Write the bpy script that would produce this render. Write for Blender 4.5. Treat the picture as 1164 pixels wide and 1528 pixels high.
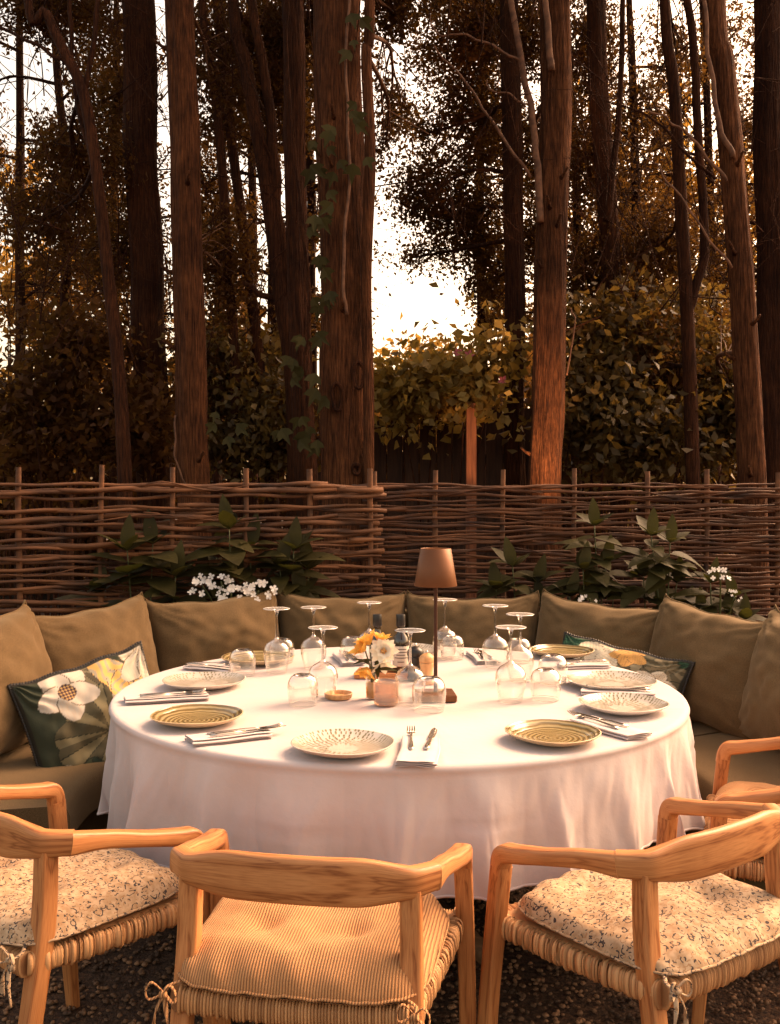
import bpy, math, random
import numpy as np
from mathutils import Vector, Matrix, noise
R = math.radians
for o in list(bpy.data.objects): bpy.data.objects.remove(o)
scene = bpy.context.scene
C = scene.collection

# ---------------------------------------------------------------- camera
FP = 1436.0; CX, CY = 582.0, 764.0; PITCH = R(0.96); CAMZ = 1.38
cd = bpy.data.cameras.new('camera'); cam = bpy.data.objects.new('camera', cd); C.objects.link(cam)
cam.location = (0, 0, CAMZ); cam.rotation_euler = (R(90) - PITCH, 0, 0)
cd.sensor_fit = 'HORIZONTAL'; cd.sensor_width = 36; cd.lens = 36 * FP / 1164
cd.clip_start = 0.05; cd.clip_end = 500
scene.camera = cam
# ---------------------------------------------------------------- light
SUN_EL, SUN_AZ = 43, 56          # azimuth clockwise from +Y (camera heading): low warm light from behind the wood, to the right
world = bpy.data.worlds.new('World'); scene.world = world; world.use_nodes = True
wn = world.node_tree; wn.nodes.clear()
sky = wn.nodes.new('ShaderNodeTexSky'); sky.sky_type = 'NISHITA'; sky.sun_disc = False
sky.sun_elevation = R(SUN_EL); sky.sun_rotation = R(SUN_AZ); sky.air_density = 1.0; sky.dust_density = 5.0; sky.ozone_density = 0.2
mixn = wn.nodes.new('ShaderNodeMix'); mixn.data_type = 'RGBA'; mixn.blend_type = 'MULTIPLY'; mixn.inputs['Factor'].default_value = 1
mixn.inputs['B'].default_value = (1.0, 0.695, 0.44, 1)       # warm grading tint multiplied over the whole sky
bg = wn.nodes.new('ShaderNodeBackground'); bg.inputs['Strength'].default_value = 0.15
wo = wn.nodes.new('ShaderNodeOutputWorld')
wn.links.new(sky.outputs[0], mixn.inputs['A']); wn.links.new(mixn.outputs['Result'], bg.inputs['Color']); wn.links.new(bg.outputs[0], wo.inputs[0])
sl = bpy.data.lights.new('sun', 'SUN'); sl.energy = 0.5; sl.angle = R(30); sl.color = (1.0, 0.80, 0.66)
so = bpy.data.objects.new('sun', sl); C.objects.link(so)
sdir = Vector((math.sin(R(SUN_AZ)) * math.cos(R(SUN_EL)), math.cos(R(SUN_AZ)) * math.cos(R(SUN_EL)), math.sin(R(SUN_EL))))
so.rotation_euler = sdir.to_track_quat('Z', 'Y').to_euler(); so.location = (3, -3, 6)
scene.view_settings.view_transform = 'Standard'; scene.view_settings.look = 'None'
scene.view_settings.exposure = 2.12; scene.view_settings.gamma = 1
scene.cycles.max_bounces = 10; scene.cycles.transparent_max_bounces = 24
scene.cycles.caustics_refractive = False; scene.cycles.caustics_reflective = False

# ---------------------------------------------------------------- geometry helpers
def ray(px, py):
    dx, du = (px - CX) / FP, -(py - CY) / FP
    return Vector((dx, math.cos(PITCH) + du * math.sin(PITCH), -math.sin(PITCH) + du * math.cos(PITCH)))
def at(px, py, Y):
    d = ray(px, py); return Vector((0, 0, CAMZ)) + d * (Y / d.y)
def onz(px, py, z):
    d = ray(px, py); return Vector((0, 0, CAMZ)) + d * ((z - CAMZ) / d.z)
def ss(x): x = max(0., min(1., x)); return x * x * (3 - 2 * x)

class MB:
    def __init__(s): s.v = []; s.f = []; s.c = None
    def add(s, vs, fs):
        k = len(s.v); s.v.extend([tuple(p) for p in vs]); s.f.extend([tuple(i + k for i in f) for f in fs]); return s
    def grid(s, fn, nu, nv, closeu=False, closev=False):
        mu, mv = (nu if closeu else nu + 1), (nv if closev else nv + 1)
        vs = [fn(i / nu, j / nv) for i in range(mu) for j in range(mv)]
        fs = []
        for i in range(nu):
            for j in range(nv):
                a, b = i % mu, (i + 1) % mu; c, d = j % mv, (j + 1) % mv
                fs.append((a * mv + c, b * mv + c, b * mv + d, a * mv + d))
        return s.add(vs, fs)
    def lathe(s, prof, n=32, loc=(0, 0, 0), caps=False):
        L = Vector(loc)
        vs = []; fs = []
        for r, z in prof:
            for i in range(n):
                a = 2 * math.pi * i / n; vs.append(L + Vector((r * math.cos(a), r * math.sin(a), z)))
        for j in range(len(prof) - 1):
            for i in range(n):
                k = (i + 1) % n; fs.append((j * n + i, j * n + k, (j + 1) * n + k, (j + 1) * n + i))
        if caps and prof[0][0] > 1e-5: fs.append(tuple(range(n))[::-1])
        if caps and prof[-1][0] > 1e-5: fs.append(tuple((len(prof) - 1) * n + i for i in range(n)))
        return s.add(vs, fs)
    def sweep(s, pts, hw, hh=None, up=(0, 0, 1), k=2.0, n=10, caps=True, jit=None):
        """tube through pts; hw/hh half sizes (number or list); superellipse exponent k"""
        P = [Vector(p) for p in pts]; m = len(P); up = Vector(up)
        hh = hw if hh is None else hh
        W = hw if hasattr(hw, '__len__') else [hw] * m; H = hh if hasattr(hh, '__len__') else [hh] * m
        vs = []; fs = []
        for i, p in enumerate(P):
            t = (P[min(i + 1, m - 1)] - P[max(i - 1, 0)])
            t = t.normalized() if t.length > 1e-9 else Vector((0, 0, 1))
            sd = t.cross(up)
            if sd.length < 1e-3: sd = t.cross(Vector((0.13, 1, 0.07)))
            sd.normalize(); u = sd.cross(t).normalized()
            for q in range(n):
                a = 2 * math.pi * q / n; c, d = math.cos(a), math.sin(a)
                x = math.copysign(abs(c) ** (2 / k), c); y = math.copysign(abs(d) ** (2 / k), d)
                j = 1 if jit is None else jit(i, q)
                vs.append(p + sd * (x * W[i] * j) + u * (y * H[i] * j))
        for i in range(m - 1):
            for q in range(n):
                r = (q + 1) % n; fs.append((i * n + q, i * n + r, (i + 1) * n + r, (i + 1) * n + q))
        if caps: fs.append(tuple(range(n))[::-1]); fs.append(tuple((m - 1) * n + q for q in range(n)))
        return s.add(vs, fs)
    def box(s, c, h, rz=0, bev=0.0):
        c = Vector(c); M = Matrix.Rotation(rz, 3, 'Z'); b = bev
        X, Y, Z = h; vs = []
        if b <= 0:
            for z in (-Z, Z):
                for x, y in ((-X, -Y), (X, -Y), (X, Y), (-X, Y)): vs.append(c + M @ Vector((x, y, z)))
            return s.add(vs, [(3, 2, 1, 0), (4, 5, 6, 7), (0, 1, 5, 4), (1, 2, 6, 5), (2, 3, 7, 6), (3, 0, 4, 7)])
        lv = [(-Z, b), (-Z + b, 0), (Z - b, 0), (Z, b)]
        for z, i in lv:
            x, y = X - i, Y - i; e = b if i == 0 else 0
            for px, py in ((-x + e, -y), (x - e, -y), (x, -y + e), (x, y - e), (x - e, y), (-x + e, y), (-x, y - e), (-x, -y + e)):
                vs.append(c + M @ Vector((px, py, z)))
        fs = [tuple(range(8))[::-1], tuple(range(24, 32))]
        for j in range(3):
            for q in range(8): r = (q + 1) % 8; fs.append((j * 8 + q, j * 8 + r, (j + 1) * 8 + r, (j + 1) * 8 + q))
        return s.add(vs, fs)
    def xform(s, M):
        s.v = [tuple(M @ Vector(p)) for p in s.v]; return s
    def build(s, name, m, parent=None, smooth=True, cols=None, auto=None):
        me = bpy.data.meshes.new(name)
        V = np.array(s.v, dtype=np.float32).reshape(-1, 3)
        me.from_pydata(V.tolist(), [], s.f)
        if smooth: me.polygons.foreach_set('use_smooth', [True] * len(me.polygons))
        if cols is not None:
            ca = me.color_attributes.new('Col', 'FLOAT_COLOR', 'POINT')
            ca.data.foreach_set('color', np.asarray(cols, dtype=np.float32).ravel())
        me.update()
        o = bpy.data.objects.new(name, me); C.objects.link(o)
        for mm in (m if isinstance(m, (list, tuple)) else [m]): me.materials.append(mm)
        if auto:
            me.set_sharp_from_angle(angle=R(auto))
        if parent: o.parent = parent
        return o
def fast_mesh(name, V, F4, m, parent=None, cols=None, smooth=False):
    me = bpy.data.meshes.new(name); n = len(V); k = F4.shape[1]
    me.vertices.add(n); me.vertices.foreach_set('co', V.astype(np.float32).ravel())
    me.loops.add(F4.size); me.loops.foreach_set('vertex_index', F4.astype(np.int32).ravel())
    me.polygons.add(len(F4)); me.polygons.foreach_set('loop_start', np.arange(0, F4.size, k, dtype=np.int32))
    me.polygons.foreach_set('loop_total', np.full(len(F4), k, dtype=np.int32))
    if smooth: me.polygons.foreach_set('use_smooth', np.ones(len(F4), dtype=bool))
    me.update(calc_edges=True)
    if cols is not None:
        ca = me.color_attributes.new('Col', 'FLOAT_COLOR', 'POINT'); ca.data.foreach_set('color', cols.astype(np.float32).ravel())
    me.materials.append(m); o = bpy.data.objects.new(name, me); C.objects.link(o)
    if parent: o.parent = parent
    return o
def tag(o, label=None, cat=None, group=None, kind=None):
    if label: o['label'] = label
    if cat: o['category'] = cat
    if group: o['group'] = group
    if kind: o['kind'] = kind
    return o
def thing(name, label, cat, loc=(0, 0, 0), rz=0, group=None):
    o = bpy.data.objects.new(name, None); C.objects.link(o); o.empty_display_size = 0.05
    o.location = loc; o.rotation_euler = (0, 0, rz); return tag(o, label, cat, group)
def copy_tree(o, parent=None):
    kids = [c for c in bpy.data.objects if c.parent == o]
    c = o.copy(); C.objects.link(c)
    if parent: c.parent = parent
    for k in kids: copy_tree(k, c)
    return c

# ---------------------------------------------------------------- materials
def mat(name, c1, c2=None, rough=0.6, nscale=8, stretch=(1, 1, 1), bump=0.0, bscale=60, bstretch=None, detail=5, metal=0, spec=0.5,
        trans=0.0, transcol=None, sheen=0, contrast=(0.35, 0.65), bdist=0.01, coat=0):
    m = bpy.data.materials.new(name); m.use_nodes = True; nt = m.node_tree; N = nt.nodes; L = nt.links
    b = N['Principled BSDF']; out = N['Material Output']
    b.inputs['Roughness'].default_value = rough; b.inputs['Metallic'].default_value = metal
    b.inputs['Specular IOR Level'].default_value = spec
    if sheen: b.inputs['Sheen Weight'].default_value = sheen
    if coat: b.inputs['Coat Weight'].default_value = coat
    tc = N.new('ShaderNodeTexCoord')
    if c2 is not None:
        mp = N.new('ShaderNodeMapping'); mp.inputs['Scale'].default_value = stretch
        nz = N.new('ShaderNodeTexNoise'); nz.inputs['Scale'].default_value = nscale; nz.inputs['Detail'].default_value = detail
        rp = N.new('ShaderNodeValToRGB'); rp.color_ramp.elements[0].position = contrast[0]; rp.color_ramp.elements[1].position = contrast[1]
        rp.color_ramp.elements[0].color = (*c1, 1); rp.color_ramp.elements[1].color = (*c2, 1)
        L.new(tc.outputs['Object'], mp.inputs[0]); L.new(mp.outputs[0], nz.inputs['Vector']); L.new(nz.outputs[0], rp.inputs[0])
        L.new(rp.outputs[0], b.inputs['Base Color'])
    else: b.inputs['Base Color'].default_value = (*c1, 1)
    if bump:
        mp2 = N.new('ShaderNodeMapping'); mp2.inputs['Scale'].default_value = bstretch or stretch
        n2 = N.new('ShaderNodeTexNoise'); n2.inputs['Scale'].default_value = bscale; n2.inputs['Detail'].default_value = 6
        bp = N.new('ShaderNodeBump'); bp.inputs['Strength'].default_value = bump; bp.inputs['Distance'].default_value = bdist
        L.new(tc.outputs['Object'], mp2.inputs[0]); L.new(mp2.outputs[0], n2.inputs['Vector']); L.new(n2.outputs[0], bp.inputs['Height'])
        L.new(bp.outputs[0], b.inputs['Normal'])
    if trans:
        tl = N.new('ShaderNodeBsdfTranslucent'); tl.inputs[0].default_value = (*(transcol or c1), 1)
        ad = N.new('ShaderNodeMixShader'); ad.inputs[0].default_value = trans
        L.new(b.outputs[0], ad.inputs[1]); L.new(tl.outputs[0], ad.inputs[2]); L.new(ad.outputs[0], out.inputs[0])
    return m
def patchy(m, k=0.45, scale=1.3):
    N, L = m.node_tree.nodes, m.node_tree.links; b = N['Principled BSDF']; src = b.inputs['Base Color'].links[0].from_socket
    tc = N.new('ShaderNodeTexCoord'); n = N.new('ShaderNodeTexNoise'); n.inputs['Scale'].default_value = scale; n.inputs['Detail'].default_value = 7; n.inputs['Roughness'].default_value = .7
    r = N.new('ShaderNodeValToRGB'); r.color_ramp.elements[0].position = .38; r.color_ramp.elements[0].color = (k, k * .9, k * .8, 1); r.color_ramp.elements[1].position = .62
    x = N.new('ShaderNodeMix'); x.data_type = 'RGBA'; x.blend_type = 'MULTIPLY'; x.inputs['Factor'].default_value = 1
    L.new(tc.outputs['Object'], n.inputs['Vector']); L.new(n.outputs[0], r.inputs[0]); L.new(src, x.inputs['A']); L.new(r.outputs[0], x.inputs['B']); L.new(x.outputs['Result'], b.inputs['Base Color'])
def nodes(m): return m.node_tree.nodes, m.node_tree.links, m.node_tree.nodes['Principled BSDF']

M = {}
def wood_mat(name, c1, c2, c3):
    m = bpy.data.materials.new(name); m.use_nodes = True; N, L, b = nodes(m)
    tc = N.new('ShaderNodeTexCoord'); oi = N.new('ShaderNodeObjectInfo')
    mp = N.new('ShaderNodeMapping'); mp.inputs['Scale'].default_value = (1, 1, 1)
    L.new(tc.outputs['UV'], mp.inputs[0]); L.new(tc.outputs['UV'], mp.inputs[0])
    # grain runs along each piece: uv.x = along, uv.y = across
    mp.inputs['Scale'].default_value = (1.0, 11, 1)
    n1 = N.new('ShaderNodeTexNoise'); n1.inputs['Scale'].default_value = 3.2; n1.inputs['Detail'].default_value = 3; n1.inputs['Distortion'].default_value = 0.35
    L.new(mp.outputs[0], n1.inputs['Vector'])
    mul = N.new('ShaderNodeMath'); mul.operation = 'MULTIPLY'; mul.inputs[1].default_value = 7; L.new(n1.outputs[0], mul.inputs[0])
    fr = N.new('ShaderNodeMath'); fr.operation = 'PINGPONG'; fr.inputs[1].default_value = 1; L.new(mul.outputs[0], fr.inputs[0])
    rp = N.new('ShaderNodeValToRGB'); e = rp.color_ramp.elements
    e[0].position = 0.0; e[0].color = (*c1, 1); e[1].position = 1.0; e[1].color = (*c2, 1); q = e.new(0.22); q.color = (*c3, 1)
    L.new(fr.outputs[0], rp.inputs[0])
    mp2 = N.new('ShaderNodeMapping'); mp2.inputs['Scale'].default_value = (14, 300, 1); L.new(tc.outputs['UV'], mp2.inputs[0])
    n2 = N.new('ShaderNodeTexNoise'); n2.inputs['Scale'].default_value = 1.5; n2.inputs['Detail'].default_value = 4; L.new(mp2.outputs[0], n2.inputs['Vector'])
    mx = N.new('ShaderNodeMix'); mx.data_type = 'RGBA'; mx.blend_type = 'MULTIPLY'; mx.inputs['Factor'].default_value = 0.55
    r2 = N.new('ShaderNodeValToRGB'); r2.color_ramp.elements[0].position = 0.3; r2.color_ramp.elements[0].color = (0.55, 0.42, 0.32, 1); r2.color_ramp.elements[1].position = 0.6
    L.new(n2.outputs[0], r2.inputs[0]); L.new(rp.outputs[0], mx.inputs['A']); L.new(r2.outputs[0], mx.inputs['B'])
    # broad tone patches
    n3 = N.new('ShaderNodeTexNoise'); n3.inputs['Scale'].default_value = 5; L.new(tc.outputs['Object'], n3.inputs['Vector'])
    r3 = N.new('ShaderNodeValToRGB'); r3.color_ramp.elements[0].position = 0.3; r3.color_ramp.elements[0].color = (0.78, 0.68, 0.6, 1); r3.color_ramp.elements[1].position = 0.65; r3.color_ramp.elements[1].color = (1, 1, 1, 1)
    mx2 = N.new('ShaderNodeMix'); mx2.data_type = 'RGBA'; mx2.blend_type = 'MULTIPLY'; mx2.inputs['Factor'].default_value = 0.8
    L.new(n3.outputs[0], r3.inputs[0]); L.new(mx.outputs['Result'], mx2.inputs['A']); L.new(r3.outputs[0], mx2.inputs['B'])
    L.new(mx2.outputs['Result'], b.inputs['Base Color'])
    bp = N.new('ShaderNodeBump'); bp.inputs['Strength'].default_value = 0.25; bp.inputs['Distance'].default_value = 0.001
    L.new(n2.outputs[0], bp.inputs['Height']); L.new(bp.outputs[0], b.inputs['Normal'])
    b.inputs['Roughness'].default_value = 0.48
    return m
M['teak'] = wood_mat('teak', (0.30, 0.105, 0.030), (0.60, 0.280, 0.105), (0.51, 0.215, 0.072))
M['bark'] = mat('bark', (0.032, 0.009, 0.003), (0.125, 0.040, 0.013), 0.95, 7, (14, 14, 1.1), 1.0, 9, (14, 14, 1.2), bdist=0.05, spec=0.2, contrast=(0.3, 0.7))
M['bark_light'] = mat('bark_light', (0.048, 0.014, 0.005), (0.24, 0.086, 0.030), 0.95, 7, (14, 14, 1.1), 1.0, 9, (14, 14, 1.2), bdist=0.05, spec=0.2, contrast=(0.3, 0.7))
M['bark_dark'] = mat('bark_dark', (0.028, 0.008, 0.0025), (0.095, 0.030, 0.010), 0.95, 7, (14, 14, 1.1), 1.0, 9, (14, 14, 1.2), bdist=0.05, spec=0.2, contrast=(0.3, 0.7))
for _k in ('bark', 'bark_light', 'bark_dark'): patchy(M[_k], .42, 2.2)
M['twig'] = mat('twig', (0.08, 0.030, 0.012), (0.20, 0.085, 0.038), 0.8, 20)
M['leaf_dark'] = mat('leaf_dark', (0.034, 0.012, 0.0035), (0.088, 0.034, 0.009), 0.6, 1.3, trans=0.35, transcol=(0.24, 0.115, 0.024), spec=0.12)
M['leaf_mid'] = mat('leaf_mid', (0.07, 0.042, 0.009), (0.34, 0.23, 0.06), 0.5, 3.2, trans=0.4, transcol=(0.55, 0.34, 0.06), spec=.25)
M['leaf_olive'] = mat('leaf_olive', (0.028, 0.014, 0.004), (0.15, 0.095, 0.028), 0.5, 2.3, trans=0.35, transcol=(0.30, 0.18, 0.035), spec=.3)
M['leaf_backlit'] = mat('leaf_backlit', (0.12, 0.06, 0.012), (0.34, 0.21, 0.05), 0.5, 1.5, trans=0.5, transcol=(0.60, 0.33, 0.06), spec=.2)  # yellow backlight put into the leaf colour, paler than the dark leaves
M['leaf_plant'] = mat('leaf_plant', (0.015, 0.013, 0.003), (0.050, 0.041, 0.010), 0.6, 5, spec=.22, trans=0.15, transcol=(0.12, 0.12, 0.02), bump=0.3, bscale=40)
M['leaf_ivy'] = mat('leaf_ivy', (0.024, 0.020, 0.005), (0.050, 0.040, 0.010), 0.7, 5, spec=.15, trans=0.1, transcol=(0.1, 0.1, 0.02))
M['petal_white'] = mat('petal_white', (0.82, 0.76, 0.70), (0.9, 0.85, 0.8), 0.6, 30, trans=0.25, transcol=(0.85, 0.8, 0.72))
M['petal_pink'] = mat('petal_pink', (0.65, 0.16, 0.22), None, 0.6, trans=0.3)
M['petal_cream'] = mat('petal_cream', (0.86, 0.78, 0.60), (0.92, 0.88, 0.78), 0.6, 20, trans=0.25, transcol=(0.9, 0.8, 0.6))
M['petal_yellow'] = mat('petal_yellow', (0.90, 0.42, 0.06), (0.92, 0.62, 0.14), 0.6, 30, trans=0.3, transcol=(0.9, 0.5, 0.08))
M['rod'] = mat('willow_rod', (0.028, 0.009, 0.003), (0.215, 0.082, 0.027), 0.75, 4.5, (1, 1, 3), 0.6, 90, (0.3, 1, 1), bdist=0.003, contrast=(0.3, 0.7))
M['rod_dark'] = mat('willow_rod_dark', (0.026, 0.008, 0.003), (0.165, 0.060, 0.020), 0.75, 5, (1, 1, 3), 0.6, 90, (0.3, 1, 1), bdist=0.003, contrast=(0.3, 0.7))
M['stake'] = mat('hazel_stake', (0.10, 0.036, 0.014), (0.26, 0.115, 0.048), 0.8, 12, (1, 1, .4), 0.5, 60, bdist=0.004)
M['board'] = mat('old_board', (0.035, 0.014, 0.007), (0.075, 0.030, 0.013), 0.85, 6, (6, 6, 0.6), 0.5, 30, bdist=0.004)
M['post'] = mat('fence_post', (0.13, 0.038, 0.014), (0.30, 0.10, 0.036), 0.8, 6, (6, 6, 0.6), 0.4, 30, bdist=0.004)
M['soil'] = mat('soil', (0.012, 0.005, 0.003), (0.03, 0.013, 0.006), 0.95, 5, bump=1, bscale=30, bdist=0.03)
M['gravel'] = mat('gravel_bed', (0.030, 0.014, 0.007), (0.11, 0.055, 0.026), 0.9, 70, bump=1, bscale=110, bdist=0.01)
M['pebble'] = mat('pebble', (0.05, 0.024, 0.011), (0.24, 0.125, 0.06), 0.7, 9, contrast=(0.4, 0.6))
M['sofa'] = mat('sofa_side', (0.075, 0.05, 0.018), (0.10, 0.07, 0.026), 0.9, 12, bump=0.4, bscale=600, bdist=0.002)
M['linen'] = mat('white_linen', (0.55, 0.475, 0.465), (0.59, 0.515, 0.505), 0.9, 5, bump=0.35, bscale=55, bdist=0.0025, sheen=0.1, spec=.2)
M['napkin'] = mat('napkin_linen', (0.58, 0.50, 0.485), (0.64, 0.565, 0.55), 0.85, 8, bump=0.3, bscale=500, bdist=0.001)
M['steel'] = mat('cutlery_steel', (0.62, 0.54, 0.46), None, 0.22, metal=1)
M['bronze'] = mat('bronze_lamp', (0.125, 0.042, 0.011), (0.155, 0.054, 0.015), 0.45, 8, metal=0.35, bump=0.05, bscale=300, bdist=0.001)
M['bronze_dark'] = mat('bronze_stem', (0.065, 0.025, 0.014), None, 0.4, metal=0.4)
M['lamp_white'] = mat('lamp_inner', (0.85, 0.8, 0.72), None, 0.6)
M['blackcap'] = mat('black_cap', (0.012, 0.009, 0.008), None, 0.35)
M['darkglass'] = mat('dark_bottle_glass', (0.022, 0.012, 0.006), None, 0.08, coat=1)
M['label'] = mat('paper_label', (0.70, 0.62, 0.52), None, 0.8)
M['ink'] = mat('label_ink', (0.12, 0.07, 0.05), None, 0.8)
M['tray'] = mat('tray_wood', (0.46, 0.15, 0.045), (0.62, 0.25, 0.09), 0.5, 8, (1, 8, 8))
M['lightwood'] = mat('light_wood', (0.60, 0.29, 0.11), (0.74, 0.42, 0.19), 0.5, 12, (6, 6, 1))
M['stem'] = mat('green_stem', (0.06, 0.07, 0.02), None, 0.5)
M['tablewood'] = mat('table_wood', (0.10, 0.05, 0.02), (0.16, 0.08, 0.035), 0.7, 8, (1, 8, 8))
M['black'] = mat('black_paint', (0.02, 0.015, 0.012), None, 0.5)

def fabric(name, c1, c2):
    m = bpy.data.materials.new(name); m.use_nodes = True; N, L, b = nodes(m)
    tc = N.new('ShaderNodeTexCoord')
    n1 = N.new('ShaderNodeTexNoise'); n1.inputs['Scale'].default_value = 3; n1.inputs['Detail'].default_value = 3
    n2 = N.new('ShaderNodeTexNoise'); n2.inputs['Scale'].default_value = 420; n2.inputs['Detail'].default_value = 2
    L.new(tc.outputs['Object'], n1.inputs['Vector']); L.new(tc.outputs['Object'], n2.inputs['Vector'])
    w = N.new('ShaderNodeTexVoronoi'); w.inputs['Scale'].default_value = 300; L.new(tc.outputs['Object'], w.inputs['Vector'])
    ad = N.new('ShaderNodeMath'); ad.operation = 'MULTIPLY_ADD'; ad.inputs[1].default_value = 0.35; L.new(n1.outputs[0], ad.inputs[0]); 
    m2 = N.new('ShaderNodeMath'); m2.operation = 'MULTIPLY'; m2.inputs[1].default_value = 0.75; L.new(n2.outputs[0], m2.inputs[0]); L.new(m2.outputs[0], ad.inputs[2])
    rp = N.new('ShaderNodeValToRGB'); rp.color_ramp.elements[0].position = 0.38; rp.color_ramp.elements[1].position = 0.72
    rp.color_ramp.elements[0].color = (*c1, 1); rp.color_ramp.elements[1].color = (*c2, 1)
    L.new(ad.outputs[0], rp.inputs[0]); L.new(rp.outputs[0], b.inputs['Base Color'])
    bp = N.new('ShaderNodeBump'); bp.inputs['Strength'].default_value = 0.35; bp.inputs['Distance'].default_value = 0.0015
    L.new(n2.outputs[0], bp.inputs['Height']); L.new(bp.outputs[0], b.inputs['Normal'])
    b.inputs['Roughness'].default_value = 0.92; b.inputs['Sheen Weight'].default_value = 0.25; b.inputs['Sheen Tint'].default_value = (0.9, 0.7, 0.45, 1)
    b.inputs['Specular IOR Level'].default_value = 0.2
    return m
M['olive'] = fabric('olive_canvas', (0.070, 0.042, 0.017), (0.160, 0.100, 0.046))

def corduroy(name):
    m = bpy.data.materials.new(name); m.use_nodes = True; N, L, b = nodes(m)
    tc = N.new('ShaderNodeTexCoord'); w = N.new('ShaderNodeTexWave'); w.wave_type = 'BANDS'; w.bands_direction = 'X'
    w.inputs['Scale'].default_value = 56; w.inputs['Distortion'].default_value = 1.0; w.inputs['Detail'].default_value = 1; w.inputs['Detail Scale'].default_value = 0.6
    L.new(tc.outputs['Object'], w.inputs['Vector'])
    rp = N.new('ShaderNodeValToRGB'); e = rp.color_ramp.elements; e[0].position = 0.05; e[0].color = (0.18, 0.065, 0.02, 1); e[1].position = 0.45; e[1].color = (0.52, 0.25, 0.095, 1)
    L.new(w.outputs[0], rp.inputs[0]); L.new(rp.outputs[0], b.inputs['Base Color'])
    bp = N.new('ShaderNodeBump'); bp.inputs['Strength'].default_value = 0.7; bp.inputs['Distance'].default_value = 0.003
    L.new(w.outputs[0], bp.inputs['Height']); L.new(bp.outputs[0], b.inputs['Normal'])
    b.inputs['Roughness'].default_value = 0.85; b.inputs['Sheen Weight'].default_value = 0.3; b.inputs['Sheen Tint'].default_value = (1, .75, .45, 1)
    return m
M['cord'] = corduroy('corduroy')

def floral_seat(name):
    m = bpy.data.materials.new(name); m.use_nodes = True; N, L, b = nodes(m)
    tc = N.new('ShaderNodeTexCoord')
    nz = N.new('ShaderNodeTexNoise'); nz.inputs['Scale'].default_value = 22; L.new(tc.outputs['Object'], nz.inputs['Vector'])
    va = N.new('ShaderNodeVectorMath'); va.operation = 'MULTIPLY_ADD'; va.inputs[1].default_value = (0.03, 0.03, 0.03)
    L.new(nz.outputs['Color'], va.inputs[0]); L.new(tc.outputs['Object'], va.inputs[2])
    def band(scale, lo, hi, gate_scale, gate, inp):
        v = N.new('ShaderNodeTexVoronoi'); v.inputs['Scale'].default_value = scale; L.new(inp, v.inputs['Vector'])
        a = N.new('ShaderNodeMath'); a.operation = 'COMPARE'; a.inputs[1].default_value = (lo + hi) / 2; a.inputs[2].default_value = (hi - lo) / 2
        L.new(v.outputs['Distance'], a.inputs[0])
        g = N.new('ShaderNodeTexNoise'); g.inputs['Scale'].default_value = gate_scale; g.inputs['Detail'].default_value = 1; L.new(tc.outputs['Object'], g.inputs['Vector'])
        gt = N.new('ShaderNodeMath'); gt.operation = 'GREATER_THAN'; gt.inputs[1].default_value = gate; L.new(g.outputs[0], gt.inputs[0])
        mu = N.new('ShaderNodeMath'); mu.operation = 'MULTIPLY'; L.new(a.outputs[0], mu.inputs[0]); L.new(gt.outputs[0], mu.inputs[1])
        return mu.outputs[0]
    b1 = band(66, 0.38, 0.52, 110, 0.50, va.outputs[0]); b2 = band(62, -0.1, 0.12, 40, 0.50, va.outputs[0])
    b3 = band(85, 0.36, 0.50, 110, 0.49, tc.outputs['Object'])
    n2 = N.new('ShaderNodeTexNoise'); n2.inputs['Scale'].default_value = 60; n2.inputs['Detail'].default_value = 3; L.new(tc.outputs['Object'], n2.inputs['Vector'])
    rp = N.new('ShaderNodeValToRGB'); e = rp.color_ramp.elements; e[0].position = 0.40; e[0].color = (0.38, 0.25, 0.14, 1); e[1].position = 0.60; e[1].color = (0.50, 0.355, 0.225, 1)
    L.new(n2.outputs[0], rp.inputs[0])
    cur = rp.outputs[0]
    for f, col in ((b3, (0.34, 0.20, 0.10)), (b2, (0.05, 0.03, 0.025)), (b1, (0.045, 0.035, 0.035))):
        mx = N.new('ShaderNodeMix'); mx.data_type = 'RGBA'; L.new(f, mx.inputs['Factor']); L.new(cur, mx.inputs['A']); mx.inputs['B'].default_value = (*col, 1); cur = mx.outputs['Result']
    L.new(cur, b.inputs['Base Color']); b.inputs['Roughness'].default_value = 0.85
    bp = N.new('ShaderNodeBump'); bp.inputs['Strength'].default_value = 0.5; bp.inputs['Distance'].default_value = 0.003
    n4 = N.new('ShaderNodeTexNoise'); n4.inputs['Scale'].default_value = 35; L.new(tc.outputs['Object'], n4.inputs['Vector']); L.new(n4.outputs[0], bp.inputs['Height']); L.new(bp.outputs[0], b.inputs['Normal'])
    return m
M['floral'] = floral_seat('floral_seat')

def vcol(name, rough=0.85, bump=True):
    m = bpy.data.materials.new(name); m.use_nodes = True; N, L, b = nodes(m)
    a = N.new('ShaderNodeVertexColor'); a.layer_name = 'Col'; L.new(a.outputs[0], b.inputs['Base Color']); b.inputs['Roughness'].default_value = rough
    if bump:
        tc = N.new('ShaderNodeTexCoord'); n2 = N.new('ShaderNodeTexNoise'); n2.inputs['Scale'].default_value = 300; L.new(tc.outputs['Object'], n2.inputs['Vector'])
        bp = N.new('ShaderNodeBump'); bp.inputs['Strength'].default_value = 0.3; bp.inputs['Distance'].default_value = 0.002; L.new(n2.outputs[0], bp.inputs['Height']); L.new(bp.outputs[0], b.inputs['Normal'])
    return m
M['printed'] = vcol('printed_fabric')

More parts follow.
